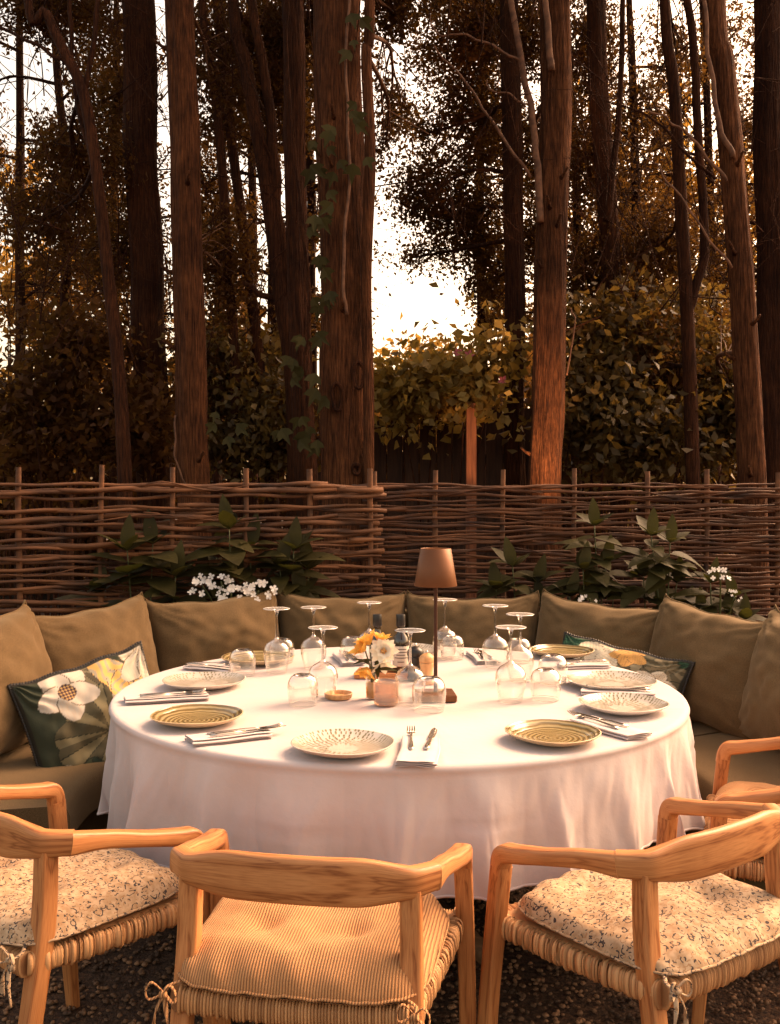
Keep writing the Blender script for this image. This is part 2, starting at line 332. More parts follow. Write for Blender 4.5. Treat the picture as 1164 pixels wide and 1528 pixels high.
def rush(name):
    m = bpy.data.materials.new(name); m.use_nodes = True; N, L, b = nodes(m)
    tc = N.new('ShaderNodeTexCoord'); n = N.new('ShaderNodeTexNoise'); n.inputs['Scale'].default_value = 90; n.inputs['Detail'].default_value = 4
    L.new(tc.outputs['Object'], n.inputs['Vector'])
    rp = N.new('ShaderNodeValToRGB'); e = rp.color_ramp.elements; e[0].position = 0.35; e[0].color = (0.22, 0.09, 0.03, 1); e[1].position = 0.62; e[1].color = (0.72, 0.43, 0.19, 1)
    L.new(n.outputs[0], rp.inputs[0]); L.new(rp.outputs[0], b.inputs['Base Color']); b.inputs['Roughness'].default_value = 0.7
    return m
M['rush'] = vcol('woven_rush', .65)

def plate_green(name):
    m = bpy.data.materials.new(name); m.use_nodes = True; N, L, b = nodes(m)
    tc = N.new('ShaderNodeTexCoord'); w = N.new('ShaderNodeTexWave'); w.wave_type = 'RINGS'; w.rings_direction = 'Z'; w.wave_profile = 'SIN'
    w.inputs['Scale'].default_value = 24; w.inputs['Distortion'].default_value = 1.5; w.inputs['Detail'].default_value = 2; w.inputs['Detail Scale'].default_value = 1.2
    L.new(tc.outputs['Object'], w.inputs['Vector'])
    rp = N.new('ShaderNodeValToRGB'); e = rp.color_ramp.elements; e[0].position = 0.1; e[0].color = (0.15, 0.10, 0.035, 1); e[1].position = 0.9; e[1].color = (0.36, 0.28, 0.14, 1)
    L.new(w.outputs[0], rp.inputs[0]); L.new(rp.outputs[0], b.inputs['Base Color']); b.inputs['Roughness'].default_value = 0.18; b.inputs['Coat Weight'].default_value = 0.5
    bp = N.new('ShaderNodeBump'); bp.inputs['Strength'].default_value = 0.6; bp.inputs['Distance'].default_value = 0.002; L.new(w.outputs[0], bp.inputs['Height']); L.new(bp.outputs[0], b.inputs['Normal'])
    return m
M['plate_green'] = plate_green('glazed_green')
M['plate_under'] = mat('plate_underside', (0.46, 0.34, 0.20), (0.55, 0.42, 0.26), 0.4, 20)
M['plate_white'] = mat('plate_white_glaze', (0.60, 0.53, 0.46), None, 0.2, coat=0.4)
M['plate_dash'] = mat('plate_dashes', (0.16, 0.135, 0.07), (0.27, 0.23, 0.13), 0.3, 60)

def thin_glass(name, tint=(1, 1, 1), edge=0.55, lo=0.04, pwr=2.6, painted_sheen=0.0):
    m = bpy.data.materials.new(name); m.use_nodes = True; N, L = m.node_tree.nodes, m.node_tree.links
    N.clear(); out = N.new('ShaderNodeOutputMaterial')
    tr = N.new('ShaderNodeBsdfTransparent'); tr.inputs[0].default_value = (*tint, 1)
    gl = N.new('ShaderNodeBsdfGlossy'); gl.inputs['Roughness'].default_value = 0.02; gl.inputs[0].default_value = (1, .97, .93, 1)
    lw = N.new('ShaderNodeLayerWeight'); lw.inputs[0].default_value = 0.5
    pw = N.new('ShaderNodeMath'); pw.operation = 'POWER'; pw.inputs[1].default_value = pwr; L.new(lw.outputs['Facing'], pw.inputs[0])
    ma = N.new('ShaderNodeMath'); ma.operation = 'MULTIPLY_ADD'; ma.inputs[1].default_value = edge; ma.inputs[2].default_value = lo; L.new(pw.outputs[0], ma.inputs[0])
    mx = N.new('ShaderNodeMixShader'); L.new(ma.outputs[0], mx.inputs[0]); L.new(tr.outputs[0], mx.inputs[1]); L.new(gl.outputs[0], mx.inputs[2])
    df = N.new('ShaderNodeBsdfDiffuse'); df.inputs[0].default_value = (.9, .86, .82, 1); m2 = N.new('ShaderNodeMixShader'); m2.inputs[0].default_value = painted_sheen  # diffuse white mixed in, standing for sky reflected in the glass
    L.new(mx.outputs[0], m2.inputs[1]); L.new(df.outputs[0], m2.inputs[2]); L.new(m2.outputs[0], out.inputs[0])
    return m
M['glass'] = thin_glass('thin_clear_glass', (0.965, 0.955, 0.94), .98, .10, 1.7, .008)
M['glass_rim'] = thin_glass('glass_rim', (0.9, 0.88, 0.85), .5, .4, 1.5, .45)
M['glass_foot'] = thin_glass('glass_foot', (0.93, 0.92, 0.90), .6, .15, 1.5, .16)
gs = bpy.data.materials.new('solid_clear_glass'); gs.use_nodes = True; b_ = gs.node_tree.nodes['Principled BSDF']
b_.inputs['Transmission Weight'].default_value = 1; b_.inputs['Roughness'].default_value = 0.02; b_.inputs['IOR'].default_value = 1.45
M['glass_solid'] = gs
M['amber'] = thin_glass('amber_pressed_glass', (0.86, 0.66, 0.46), 0.5, 0.12, 2.2, .12)
M['wax'] = mat('candle_wax', (0.62, 0.40, 0.22), None, 0.5)

def add_uv_along(o, pts_n, n, scale_len):
    """uv for swept pieces: x runs along the piece (metres), y around it"""
    me = o.data; uv = me.uv_layers.new(name='UVMap')
    li = np.zeros(len(me.loops), dtype=np.int32); me.loops.foreach_get('vertex_index', li)
    a = (li // n) / max(1, pts_n - 1) * scale_len; q = (li % n) / n
    q = np.abs(q - 0.5) * 0.25
    arr = np.stack([a, q + 0.13], 1).astype(np.float32); uv.data.foreach_set('uv', arr.ravel())
def catmull(pts, k=6):
    P = [Vector(p) for p in pts]; out = []
    for i in range(len(P) - 1):
        a, b, c, d = P[max(0, i - 1)], P[i], P[i + 1], P[min(len(P) - 1, i + 2)]
        for j in range(k):
            t = j / k
            out.append(0.5 * ((2 * b) + (c - a) * t + (2 * a - 5 * b + 4 * c - d) * t * t + (-a + 3 * b - 3 * c + d) * t ** 3))
    out.append(P[-1]); return out
def lerp_list(vals, k):
    out = []
    for i in range(len(vals) - 1):
        for j in range(k): t = j / k; t = t * t * (3 - 2 * t); out.append(vals[i] * (1 - t) + vals[i + 1] * t)
    out.append(vals[-1]); return out

# ================================================================ ground
def ground():
    rng = random.Random(3)
    mb = MB()
    xs = [-150, -60, -25, -12] + [i * 0.5 for i in range(-16, 17)] + [12, 25, 60, 150]
    ys = [-30, -12, -5] + [i * 0.5 for i in range(-4, 11)]
    def h(x, y): return 0.012 * noise.noise(Vector((x * 1.7, y * 1.7, 0)))
    V = [(x, y, h(x, y)) for x in xs for y in ys]; n = len(ys)
    mb.add(V, [(i * n + j, (i + 1) * n + j, (i + 1) * n + j + 1, i * n + j + 1) for i in range(len(xs) - 1) for j in range(n - 1)])
    tag(mb.build('gravel_ground', M['gravel']), kind='structure')
    mb = MB(); ys = [5.0, 5.5, 6, 7, 8, 9, 10, 12, 15, 20, 40, 80, 200]; n = len(ys)
    V = [(x, y, h(x, y) * (2 if y > 5.2 else 1) + (0.05 if y > 5.2 else 0)) for x in xs for y in ys]
    mb.add(V, [(i * n + j, (i + 1) * n + j, (i + 1) * n + j + 1, i * n + j + 1) for i in range(len(xs) - 1) for j in range(n - 1)])
    tag(mb.build('woodland_soil', M['soil']), kind='structure')
ground()
def pebbles():
    rng = np.random.default_rng(5); n = 16000
    x = rng.uniform(-2.0, 2.2, n); y = rng.uniform(1.2, 3.4, n)
    s = rng.uniform(0.004, 0.010, n)
    base = np.array([(1, 0, 0), (-1, 0, 0), (0, 1, 0), (0, -1, 0), (0, 0, 1), (0, 0, -1)], float)
    F = np.array([(0, 2, 4), (2, 1, 4), (1, 3, 4), (3, 0, 4), (2, 0, 5), (1, 2, 5), (3, 1, 5), (0, 3, 5)])
    # rounder: subdivide octahedron once
    V = [tuple(v) for v in base]; cache = {}
    def mid(a, b):
        k = (min(a, b), max(a, b))
        if k not in cache:
            p = (np.array(V[a]) + np.array(V[b])); p /= np.linalg.norm(p); V.append(tuple(p)); cache[k] = len(V) - 1
        return cache[k]
    F2 = []
    for a, b, c in F:
        ab, bc, ca = mid(a, b), mid(b, c), mid(c, a); F2 += [(a, ab, ca), (ab, b, bc), (ca, bc, c), (ab, bc, ca)]
    V = np.array(V); F2 = np.array(F2)
    ang = rng.uniform(0, 6.28, n); asp = rng.uniform(0.6, 1.0, n); fl = rng.uniform(0.45, 0.8, n)
    Vs = V[None] * rng.uniform(0.85, 1.15, (n, len(V), 1))
    X = Vs[:, :, 0] * s[:, None]; Y = Vs[:, :, 1] * (s * asp)[:, None]; Z = Vs[:, :, 2] * (s * fl)[:, None]
    c, d = np.cos(ang)[:, None], np.sin(ang)[:, None]
    P = np.stack([X * c - Y * d + x[:, None], X * d + Y * c + y[:, None], Z + 0.006 + rng.uniform(0, .006, n)[:, None]], -1).reshape(-1, 3)
    FF = (F2[None] + (np.arange(n) * len(V))[:, None, None]).reshape(-1, 3)
    o = fast_mesh('gravel', P, FF, M['pebble'], smooth=True); tag(o, 'loose brown pea gravel under the chairs', 'gravel', kind='stuff')
pebbles()

# ================================================================ woven hurdle fences
def hurdle(name, label, A, B, zt, n_stakes, r_rod, pitch, ext, seed, m_rod, spx):
    rng = random.Random(seed); A = Vector(A); B = Vector(B); d = (B - A); L = d.length; d.normalize(); nrm = Vector((-d.y, d.x, 0))
    root = thing(name, label, 'fence', (A + B) / 2); off = root.location.copy()
    mb = MB(); z = 0.04; row = 0
    st = spx
    while z < zt:
        rr = r_rod * rng.uniform(0.75, 1.25)
        # each course is laid from a few overlapping rods
        s0 = -rng.uniform(0.0, 0.12)
        while s0 < L + 0.02:
            ln = rng.uniform(1.1, 2.3); s1 = min(s0 + ln, L + rng.uniform(0.0, ext))
            npt = max(4, int((s1 - s0) / 0.06)); pts = []; rad = []
            thick0 = rr * rng.uniform(0.85, 1.15); ph = rng.uniform(0, 6.3); wob = rng.uniform(0.003, 0.012); dz = rng.uniform(-0.008, 0.008); flip = (row % 2)
            slope = rng.uniform(-0.012, 0.012); dirn = rng.choice((0, 1))
            for i in range(npt + 1):
                s = s0 + (s1 - s0) * i / npt
                # phase through stakes
                k = 0
                while k < len(st) - 1 and st[k + 1] < s: k += 1
                span = (st[k + 1] - st[k]) if k < len(st) - 1 else 0.37
                t = (s - st[k]) / span if span else 0
                w = math.cos(math.pi * (k + t)) * (1 if flip else -1)
                o_ = w * (r_rod + 0.016)
                zz = z + dz + slope * (s - s0) + wob * math.sin(s * 5 + ph) + 0.004 * math.sin(s * 17 + ph * 2)
                p = A + d * s + nrm * (o_ + 0.003 * math.sin(s * 9 + ph)); p.z = zz
                pts.append(p - off)
                tt = i / npt if dirn else 1 - i / npt
                rad.append(thick0 * (1.08 - 0.42 * tt) * (1 + 0.06 * math.sin(i * 1.9 + ph)))
            mb.sweep(pts, rad, n=7, k=2)
            s0 = s1 - rng.uniform(0.05, 0.3)
            if s1 >= L - 0.01: break
        z += pitch * rng.uniform(0.72, 1.2); row += 1
    # a few thin wispy rods
    for q in range(16):
        z0 = rng.uniform(0.3, zt); s0 = rng.uniform(0, L * .7); ln = rng.uniform(0.4, 0.9); pts = []
        for i in range(9):
            s = s0 + ln * i / 8; p = A + d * s - nrm * (r_rod * 2 + 0.012 + 0.012 * math.sin(i + q)); p.z = z0 + 0.02 * math.sin(i * .8 + q) + rng.uniform(-.004, .004); pts.append(p - off)
        mb.sweep(pts, [0.004 * (1 - .06 * i) for i in range(9)], n=5)
    mb.build('woven_rods', m_rod, root)
    for i, s in enumerate(st):
        p = A + d * s; h = zt + rng.uniform(0.055, 0.095); m2 = MB(); tilt = rng.uniform(-0.004, 0.004)
        pts = [(p.x - off.x + tilt * j * d.x * 0.5 + 0.003 * math.sin(j * 1.3 + i), p.y - off.y, h * j / 9 - off.z) for j in range(10)]
        m2.sweep(pts, [0.0135 + 0.0012 * math.sin(j + i) for j in range(10)], n=10, up=(0, 1, 0)); m2.build('stake', M['rod'], root, auto=50)
    return root
def line_s(A, B, px):
    """distance along A-B where the sight line through px meets it"""
    A = Vector(A); B = Vector(B); d = (B - A).normalized(); k = (px - CX) / FP
    return (k * A.y - A.x) / (d.x - k * d.y)
FA, FB = (-2.05, 4.42, 0), (-0.055, 5.08, 0)
GA, GB = (-0.10, 5.18, 0), (2.45, 5.18, 0)
hurdle('woven_fence', 'thick-rodded woven hurdle panel at left, its wide gaps letting light through', FA, FB, 1.455, 7, 0.0112, 0.0255, 0.03, 11, M['rod'],
       [line_s(FA, FB, p) for p in (-75, 28, 147, 255, 363, 460, 551)])
hurdle('woven_fence', 'tightly woven hurdle panel of thinner rods behind the lamp and at right', GA, GB, 1.45, 7, 0.0090, 0.0190, 0.05, 23, M['rod_dark'],
       [line_s(GA, GB, p) for p in (562, 648, 752, 858, 963, 1053, 1157)])

# ================================================================ foliage helpers
def leaf_quads(P, size, rng, wide=0.55, droop=0.3):
    n = len(P)
    d = rng.normal(size=(n, 3)); d[:, 2] -= droop; d /= np.linalg.norm(d, axis=1, keepdims=True)
    r = rng.normal(size=(n, 3)); s = np.cross(d, r); s /= np.linalg.norm(s, axis=1, keepdims=True) + 1e-9
    nm = np.cross(s, d)
    L = (size * rng.uniform(0.6, 1.35, n))[:, None]; W = L * wide * 0.5
    base = P; tip = P + d * L - nm * L * 0.12
    mid = P + d * L * 0.45 + nm * L * 0.10
    V = np.stack([base, mid + s * W, tip, mid - s * W], 1).reshape(-1, 3)
    F = np.arange(n * 4).reshape(-1, 4)
    return V, F
def clump_points(rng, c, rad, n, sub=26, sg=0.075):
    k = max(3, n // sub)
    u = rng.normal(size=(k, 3)); u /= np.linalg.norm(u, axis=1, keepdims=True); u *= rng.uniform(0, 1, (k, 1)) ** (1 / 2.2)
    cen = np.array(c) + u * np.array(rad)
    idx = rng.integers(0, k, n)
    st = rng.normal(size=(k, 3)) ; st /= np.linalg.norm(st, axis=1, keepdims=True)
    t = rng.normal(size=(n, 1)) * sg * 1.6
    return cen[idx] + st[idx] * t + rng.normal(size=(n, 3)) * sg * 0.55, cen
def trunk_mb(pts, rad, seed, n=20, rough=0.09):
    rng = random.Random(seed); big = n > 20; kk = 22 if big else 7; P = catmull(pts, kk); rr = lerp_list(rad, kk); ph = rng.uniform(0, 50)
    zs = [p.z for p in P]
    P = [p + Vector((0.25 * rr[i] * noise.noise(Vector((ph, zs[i] * 1.1, 0))), 0, 0)) for i, p in enumerate(P)]
    def jit(i, q):
        a = 2 * math.pi * q / n
        v = noise.noise(Vector((math.cos(a) * 2.0 + ph, math.sin(a) * 2.0, zs[i] * .55)))
        w = noise.noise(Vector((math.cos(a) * 6 + ph, math.sin(a) * 6, zs[i] * 2.2)))
        u = 1 - abs(noise.noise(Vector((math.cos(a) * 13 + ph, math.sin(a) * 13, zs[i] * 2.6)))) * 2 if big else 0
        fl = .22 * math.exp(-zs[i] * 2.2) * (math.sin(a * 3 + ph) + 1) * .5 if big else 0
        return 1 + rough * (v * 1.4 + w * 0.7 + .42 * u) + fl
    return MB().sweep(P, rr, n=n, up=(0, 1, 0), jit=jit), P, rr
def pxpath(pp):
    out = []
    for i, q in enumerate(pp): out.append(at(q[0], q[1], q[2]))
    b = out[0].copy(); b.z = 0.0; return [b] + out
nrng = np.random.default_rng(77)
def tree(name, label, path, rad, bark, clumps=(), leaf='leaf_dark', limbs=(), size=0.05, seed=1, cat='tree', group=None, twigs=14):
    """path [(px,py,Y)..] bottom to top; clumps [(px,py,Y,rx,ry,n)]; limbs [([(px,py,Y)..], r0, r1)]"""
    P = pxpath(path); base = P[0].copy()
    root = thing(name, label, cat, base, group=group)
    P = [p - base for p in P]; rad = [rad[0] * 1.0] + [q * .84 for q in rad]
    P.append(Vector((P[-1].x + (P[-1].x - P[-2].x) * .6, P[-1].y, 9.4))); rad.append(rad[-1] * .45)
    mb, CP, rr = trunk_mb(P, rad, seed, n=72 if rad[1] > 0.075 else 14)
    mb.build('trunk', M[bark], root)
    rng = random.Random(seed * 7 + 1)
    lb = MB()
    for lp, r0, r1 in limbs:
        pts = catmull([at(*q) - base for q in lp], 6); n = len(pts)
        pts = [p + Vector((noise.noise(Vector((i * .4, seed, 1))), 0, noise.noise(Vector((i * .4, seed, 9))))) * 0.02 for i, p in enumerate(pts)]
        lb.sweep(pts, [r0 + (r1 - r0) * i / (n - 1) for i in range(n)], n=8, up=(0, 1, 0))
    allp = []
    for (px, py, Y, rx, ry, n) in clumps:
        c = at(px, py, Y) - base; k = Y / FP; rd = (rx * k, max(0.25, 0.5 * (rx + ry) * k * 0.8), ry * k)
        pts, cen = clump_points(nrng, c, rd, int(n * 1.9))
        allp.append(pts)
        # limb from the trunk to the clump, then twigs to sub-clusters
        j = min(range(len(CP)), key=lambda i: (CP[i] - c).length + max(0, CP[i].z - c.z) * 0.8)
        a = CP[j]; midp = (a + c) / 2 + Vector((rng.uniform(-.1, .1), rng.uniform(-.1, .1), rng.uniform(-.05, .12)))
        Q = catmull([a, midp, c], 5); r0 = min(rr[j] * 0.5, 0.022)
        lb.sweep(Q, [r0 * (1 - .6 * i / (len(Q) - 1)) for i in range(len(Q))], n=6, up=(0, 1, 0))
        for q in range(min(twigs, len(cen))):
            e = Vector(cen[q]); s = Q[rng.randrange(3, len(Q))]; m_ = (s + e) / 2 + Vector([rng.uniform(-.06, .06) for _ in range(3)])
            lb.sweep(catmull([s, m_, e], 3), [0.006 - .0006 * i for i in range(7)], n=4, up=(0, 1, 0), caps=False)
    if bark == 'bark_light' and rad[1] > .06:
        for q in range(5):
            i = rng.randrange(len(CP) // 6, int(len(CP) * .62)); a = rng.uniform(math.pi, 2 * math.pi); o_ = Vector((math.cos(a), math.sin(a), .35)); s_ = CP[i] + o_ * rr[i] * .8
            MB().sweep([s_, s_ + o_ * .05, s_ + o_ * rng.uniform(.07, .13) + Vector((0, 0, .02))], [.022, .011, .008], n=9, up=(0.1, 1, 0)).build('branch_stub', M[bark], root)
    if 'broadest' in label:
        for sx, sy, w_, h_ in ((503, 592, .030, .085), (535, 560, .034, .080), (532, 700, .02, .03)):
            c = at(sx, sy, 6.02) - base; ring = [Vector((c.x + w_ * math.cos(a) * (1 + .15 * math.sin(3 * a)), c.y + .02 * abs(math.cos(a)), c.z + h_ * math.sin(a) - .2 * w_ * math.cos(a))) for a in [2 * math.pi * k / 24 for k in range(26)]]
            MB().sweep(ring, .012, n=8, up=(0, 1, 0), caps=False).build('branch_scar', M['bark'], root)
    if lb.v: lb.build('branches', M['twig' if bark == 'bark_light' else bark], root)
    V, F = leaf_quads(np.concatenate(allp), size, nrng) if allp else (np.zeros((0, 3)), np.zeros((0, 4), int))
    # unseen high crown leaves, added above the frame to shade the trunks
    top = np.array(CP[-1]); n = 420
    U = nrng.normal(size=(n, 3)); U /= np.linalg.norm(U, axis=1, keepdims=True)
    U = U * nrng.uniform(0.2, 1, (n, 1)) * np.array([1.3, 1.3, 1.6]) + np.array([top[0], top[1] + 0.3, 9.1])
    V2, F2 = leaf_quads(U, 0.34, nrng, .8)
    lb.sweep([Vector(top) - Vector((0, 0, .05)), Vector((top[0], top[1], 8.2))], [rad[-1], .02], n=8, up=(0, 1, 0)) if False else None
    fast_mesh('crown', np.concatenate([V, V2]), np.concatenate([F, F2 + len(V)]), M[leaf], root)
    return root

D = 1.0
TREES = [
 # label, path, radii, bark, clumps, limbs, leaf
 ('pale slender trunk leaning left at the far left, bent near the top', [(188,760,6.1),(178,560,6.1),(152,330,6.1),(128,150,6.1),(98,80,6.1),(70,20,6.1),(35,-80,6.1)], [.058,.05,.046,.044,.04,.036,.03], 'bark',
   [(70,10,7.4,90,40,1700),(120,240,7.4,80,60,1900),(60,330,7.4,80,60,1300)], [([(98,95,6.1),(60,70,6.1),(0,40,6.2),(-60,10,6.3)],.014,.008),([(140,250,6.1),(110,120,6.2),(105,0,6.2),(95,-60,6.2)],.018,.012),([(128,130,6.1),(140,60,6.1),(150,-60,6.1)],.020,.014)], 'leaf_dark'),
 ('thick dark trunk just left of the straight pale one', [(234,760,7.6),(226,560,7.6),(214,300,7.6),(205,0,7.6),(200,-120,7.6)], [.165,.155,.15,.145,.14], 'bark',
   [(170,160,8.2,50,110,1800),(190,380,8,70,90,2200),(140,20,8,60,60,1100)], [], 'leaf_dark'),
 ('straight pale-barked trunk standing between the fence stakes at left', [(290,765,6.3),(285,600,6.3),(279,300,6.3),(268,0,6.3),(262,-120,6.3)], [.118,.115,.11,.105,.10], 'bark_light',
   [(330,120,7.6,45,120,1700),(340,400,7.4,50,90,1500)], [([(262,620,6.25),(262,680,6.2),(285,740,6.2)],.007,.005)], 'leaf_dark'),
 ('thin dark stem right of the straight pale trunk', [(352,760,7.4),(350,560,7.4),(335,300,7.4),(318,120,7.4),(298,-60,7.4)], [.05,.045,.042,.04,.035], 'bark',
   [(375,60,8,60,80,1700),(330,560,7.6,60,70,1500)], [], 'leaf_dark'),
 ('slim trunk leaning right up to the sky gap left of the ivy trunk', [(402,760,7.6),(388,560,7.6),(368,380,7.6),(345,200,7.6),(322,0,7.6),(310,-80,7.6)], [.06,.055,.05,.046,.04,.04], 'bark',
   [(400,150,8.3,50,100,1700)], [], 'leaf_dark'),
 ('forked dark trunk leaning towards the broad ivy-clad trunk', [(446,760,7.1),(436,560,7.1),(415,400,7.1),(392,240,7.1),(368,100,7.1),(345,-60,7.1)], [.085,.08,.072,.065,.06,.05], 'bark',
   [(430,60,8.2,60,90,1900),(440,640,7.6,40,70,1000)], [([(428,500,7.1),(430,420,7.1),(412,300,7.1),(405,180,7.1),(378,20,7.1),(370,-60,7.1)],.05,.03),([(425,445,7.1),(390,440,7.1),(365,420,7.1)],.03,.014)], 'leaf_dark'),
 ('dark upright trunk touching the left side of the broad ivy-clad trunk', [(458,765,6.6),(450,560,6.6),(442,300,6.6),(438,0,6.6),(436,-80,6.6)], [.09,.088,.085,.085,.08], 'bark',
   [(470,30,8,50,60,900)], [([(455,560,6.45),(462,440,6.45),(450,330,6.45),(437,200,6.45),(428,60,6.45),(430,-60,6.45)],.013,.008)], 'leaf_dark'),
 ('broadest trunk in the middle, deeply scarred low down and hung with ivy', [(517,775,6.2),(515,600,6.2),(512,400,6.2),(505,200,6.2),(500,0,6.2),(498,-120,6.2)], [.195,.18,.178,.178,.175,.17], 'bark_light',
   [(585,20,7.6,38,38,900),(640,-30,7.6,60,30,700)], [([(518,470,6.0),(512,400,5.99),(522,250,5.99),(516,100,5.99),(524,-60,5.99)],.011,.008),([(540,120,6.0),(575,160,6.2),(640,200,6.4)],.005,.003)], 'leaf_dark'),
 ('slender stem pressed against the right side of the broad ivy-clad trunk', [(549,765,6.05),(549,600,6.05),(545,420,6.05),(552,230,6.05),(546,80,6.05),(552,-60,6.05)], [.04,.04,.042,.042,.04,.04], 'bark_light', [(585,150,7.4,30,50,260),(575,215,7.6,25,25,200)], [], 'leaf_dark'),
 ('dark narrow trunk behind the lit one, right of the sky gap', [(768,780,8.2),(768,560,8.2),(767,300,8.2),(762,100,8.2),(758,-60,8.2)], [.105,.1,.1,.098,.09], 'bark',
   [(690,60,8.8,75,90,4200),(715,190,9,60,90,3600),(640,290,8.8,60,50,1900),(700,340,9,65,70,2900),(735,420,9,35,60,1100),(632,200,9,28,40,450),(612,385,9,50,22,300),(740,30,9,60,60,1800)], [], 'leaf_dark'),
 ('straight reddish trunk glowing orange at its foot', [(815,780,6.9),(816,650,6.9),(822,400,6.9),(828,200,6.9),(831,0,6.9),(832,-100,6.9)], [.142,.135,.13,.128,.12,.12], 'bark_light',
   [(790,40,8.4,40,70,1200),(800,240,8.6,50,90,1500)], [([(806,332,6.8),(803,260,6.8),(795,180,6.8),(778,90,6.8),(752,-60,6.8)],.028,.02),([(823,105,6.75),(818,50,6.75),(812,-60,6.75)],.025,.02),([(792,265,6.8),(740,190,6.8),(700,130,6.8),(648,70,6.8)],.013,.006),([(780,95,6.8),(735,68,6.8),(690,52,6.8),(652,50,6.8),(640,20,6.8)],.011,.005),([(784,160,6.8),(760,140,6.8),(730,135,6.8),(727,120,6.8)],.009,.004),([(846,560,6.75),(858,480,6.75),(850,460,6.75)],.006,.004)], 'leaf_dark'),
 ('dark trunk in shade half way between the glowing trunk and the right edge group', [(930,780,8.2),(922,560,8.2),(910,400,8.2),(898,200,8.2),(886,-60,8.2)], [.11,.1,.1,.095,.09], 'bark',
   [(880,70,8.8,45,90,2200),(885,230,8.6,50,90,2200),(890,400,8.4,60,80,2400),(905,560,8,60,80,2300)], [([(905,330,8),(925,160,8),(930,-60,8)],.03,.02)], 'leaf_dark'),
 ('thin smooth trunk splitting into two dark stems at right', [(1036,790,7.1),(1032,620,7.1),(1024,450,7.1),(1016,300,7.1),(1006,130,7.1),(990,-60,7.1)], [.062,.06,.058,.055,.05,.045], 'bark',
   [(990,360,8.2,50,60,1500),(980,560,7.8,70,90,2600),(1010,80,8.8,40,70,500)], [([(1024,470,7.1),(1050,380,7.1),(1042,200,7.1),(1035,80,7.1),(1022,-60,7.1)],.035,.03),([(1068,268,6.9),(1020,225,6.9),(990,190,6.9),(950,165,6.9),(900,150,6.9)],.012,.005)], 'leaf_dark'),
 ('tall pale trunk curving gently up to the left near the right edge', [(1124,790,6.5),(1117,600,6.5),(1106,420,6.5),(1092,250,6.5),(1078,100,6.5),(1062,-70,6.5)], [.108,.1,.097,.094,.09,.085], 'bark_light',
   [(1080,560,8,50,100,2000),(1110,200,8.8,50,100,700)], [([(1094,235,6.4),(1070,170,6.4),(1056,60,6.4),(1044,-60,6.4)],.02,.012),([(1084,270,6.4),(1040,215,6.4),(1000,180,6.4),(965,165,6.4)],.013,.005),([(1092,400,6.4),(1040,330,6.4),(990,260,6.4),(965,235,6.4)],.010,.004)], 'leaf_dark'),
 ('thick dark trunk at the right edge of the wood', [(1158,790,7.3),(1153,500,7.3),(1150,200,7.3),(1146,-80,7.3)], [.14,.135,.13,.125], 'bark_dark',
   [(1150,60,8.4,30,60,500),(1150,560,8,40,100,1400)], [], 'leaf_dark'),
]
for i, (lab, path, rad, bark, cl, lm, lf) in enumerate(TREES):
    tree('woodland_tree', lab, path, rad, bark, cl, lf, lm, 0.043, seed=i + 3, group='trees of the dark wood behind the woven fence')

# slimmer trees farther back, their crowns broken by sky
GAPS = [(565,55,645,145),(552,270,700,480),(397,235,430,460),(12,80,65,140),(900,20,945,110)]
_rg = random.Random(21)
BACK = [('slim dark tree far back at the left edge', 30, 10.0), ('slim dark tree far back between the pale bent trunk and the thick dark trunk', 172, 10.5), ('slim dark tree far back behind the straight pale trunk', 322, 9.6), ('slim dark tree far back in the left sky gap', 378, 10.8),
        ('slim dark tree far back seen just left of the broad ivy-clad trunk', 470, 9.8), ('slim dark tree far back right of the middle sky gap', 720, 10.2), ('slim dark tree far back just right of the glowing trunk', 862, 10.0), ('slim dark tree far back in the bright gap at right', 958, 9.7),
        ('slim dark tree far back between the two stems at right', 1070, 10.4), ('slim dark tree far back at the right edge', 1140, 9.5), ('crooked slim tree far back at the left, its crown full of sky specks', 100, 9.4), ('crooked slim tree far back left of the forked dark trunk', 408, 9.2)]
for i, (lab, x, Y) in enumerate(BACK):
    cl = []
    while len(cl) < 11:
        cx, cy = x + _rg.gauss(0, 70), _rg.uniform(-20, 520); rx, ry = _rg.uniform(30, 55), _rg.uniform(30, 60)
        if any(a - rx * .75 < cx < c + rx * .75 and b - ry * .75 < cy < d + ry * .75 for a, b, c, d in GAPS): continue
        cl.append((cx, cy, Y + _rg.uniform(-.6, .4), rx, ry, 230))
    dx = _rg.uniform(-18, 18)
    tree('slim_tree', lab, [(x, 760, Y), (x + dx * .3, 560, Y), (x + dx * .4 + _rg.uniform(-6, 6), 300, Y), (x + dx, 100, Y), (x + dx * 1.4, -60, Y)], [.07, .062, .055, .045, .035], 'bark_dark', cl, 'leaf_dark', (), .05, seed=i + 51, group='slim trees far back in the wood', twigs=9)

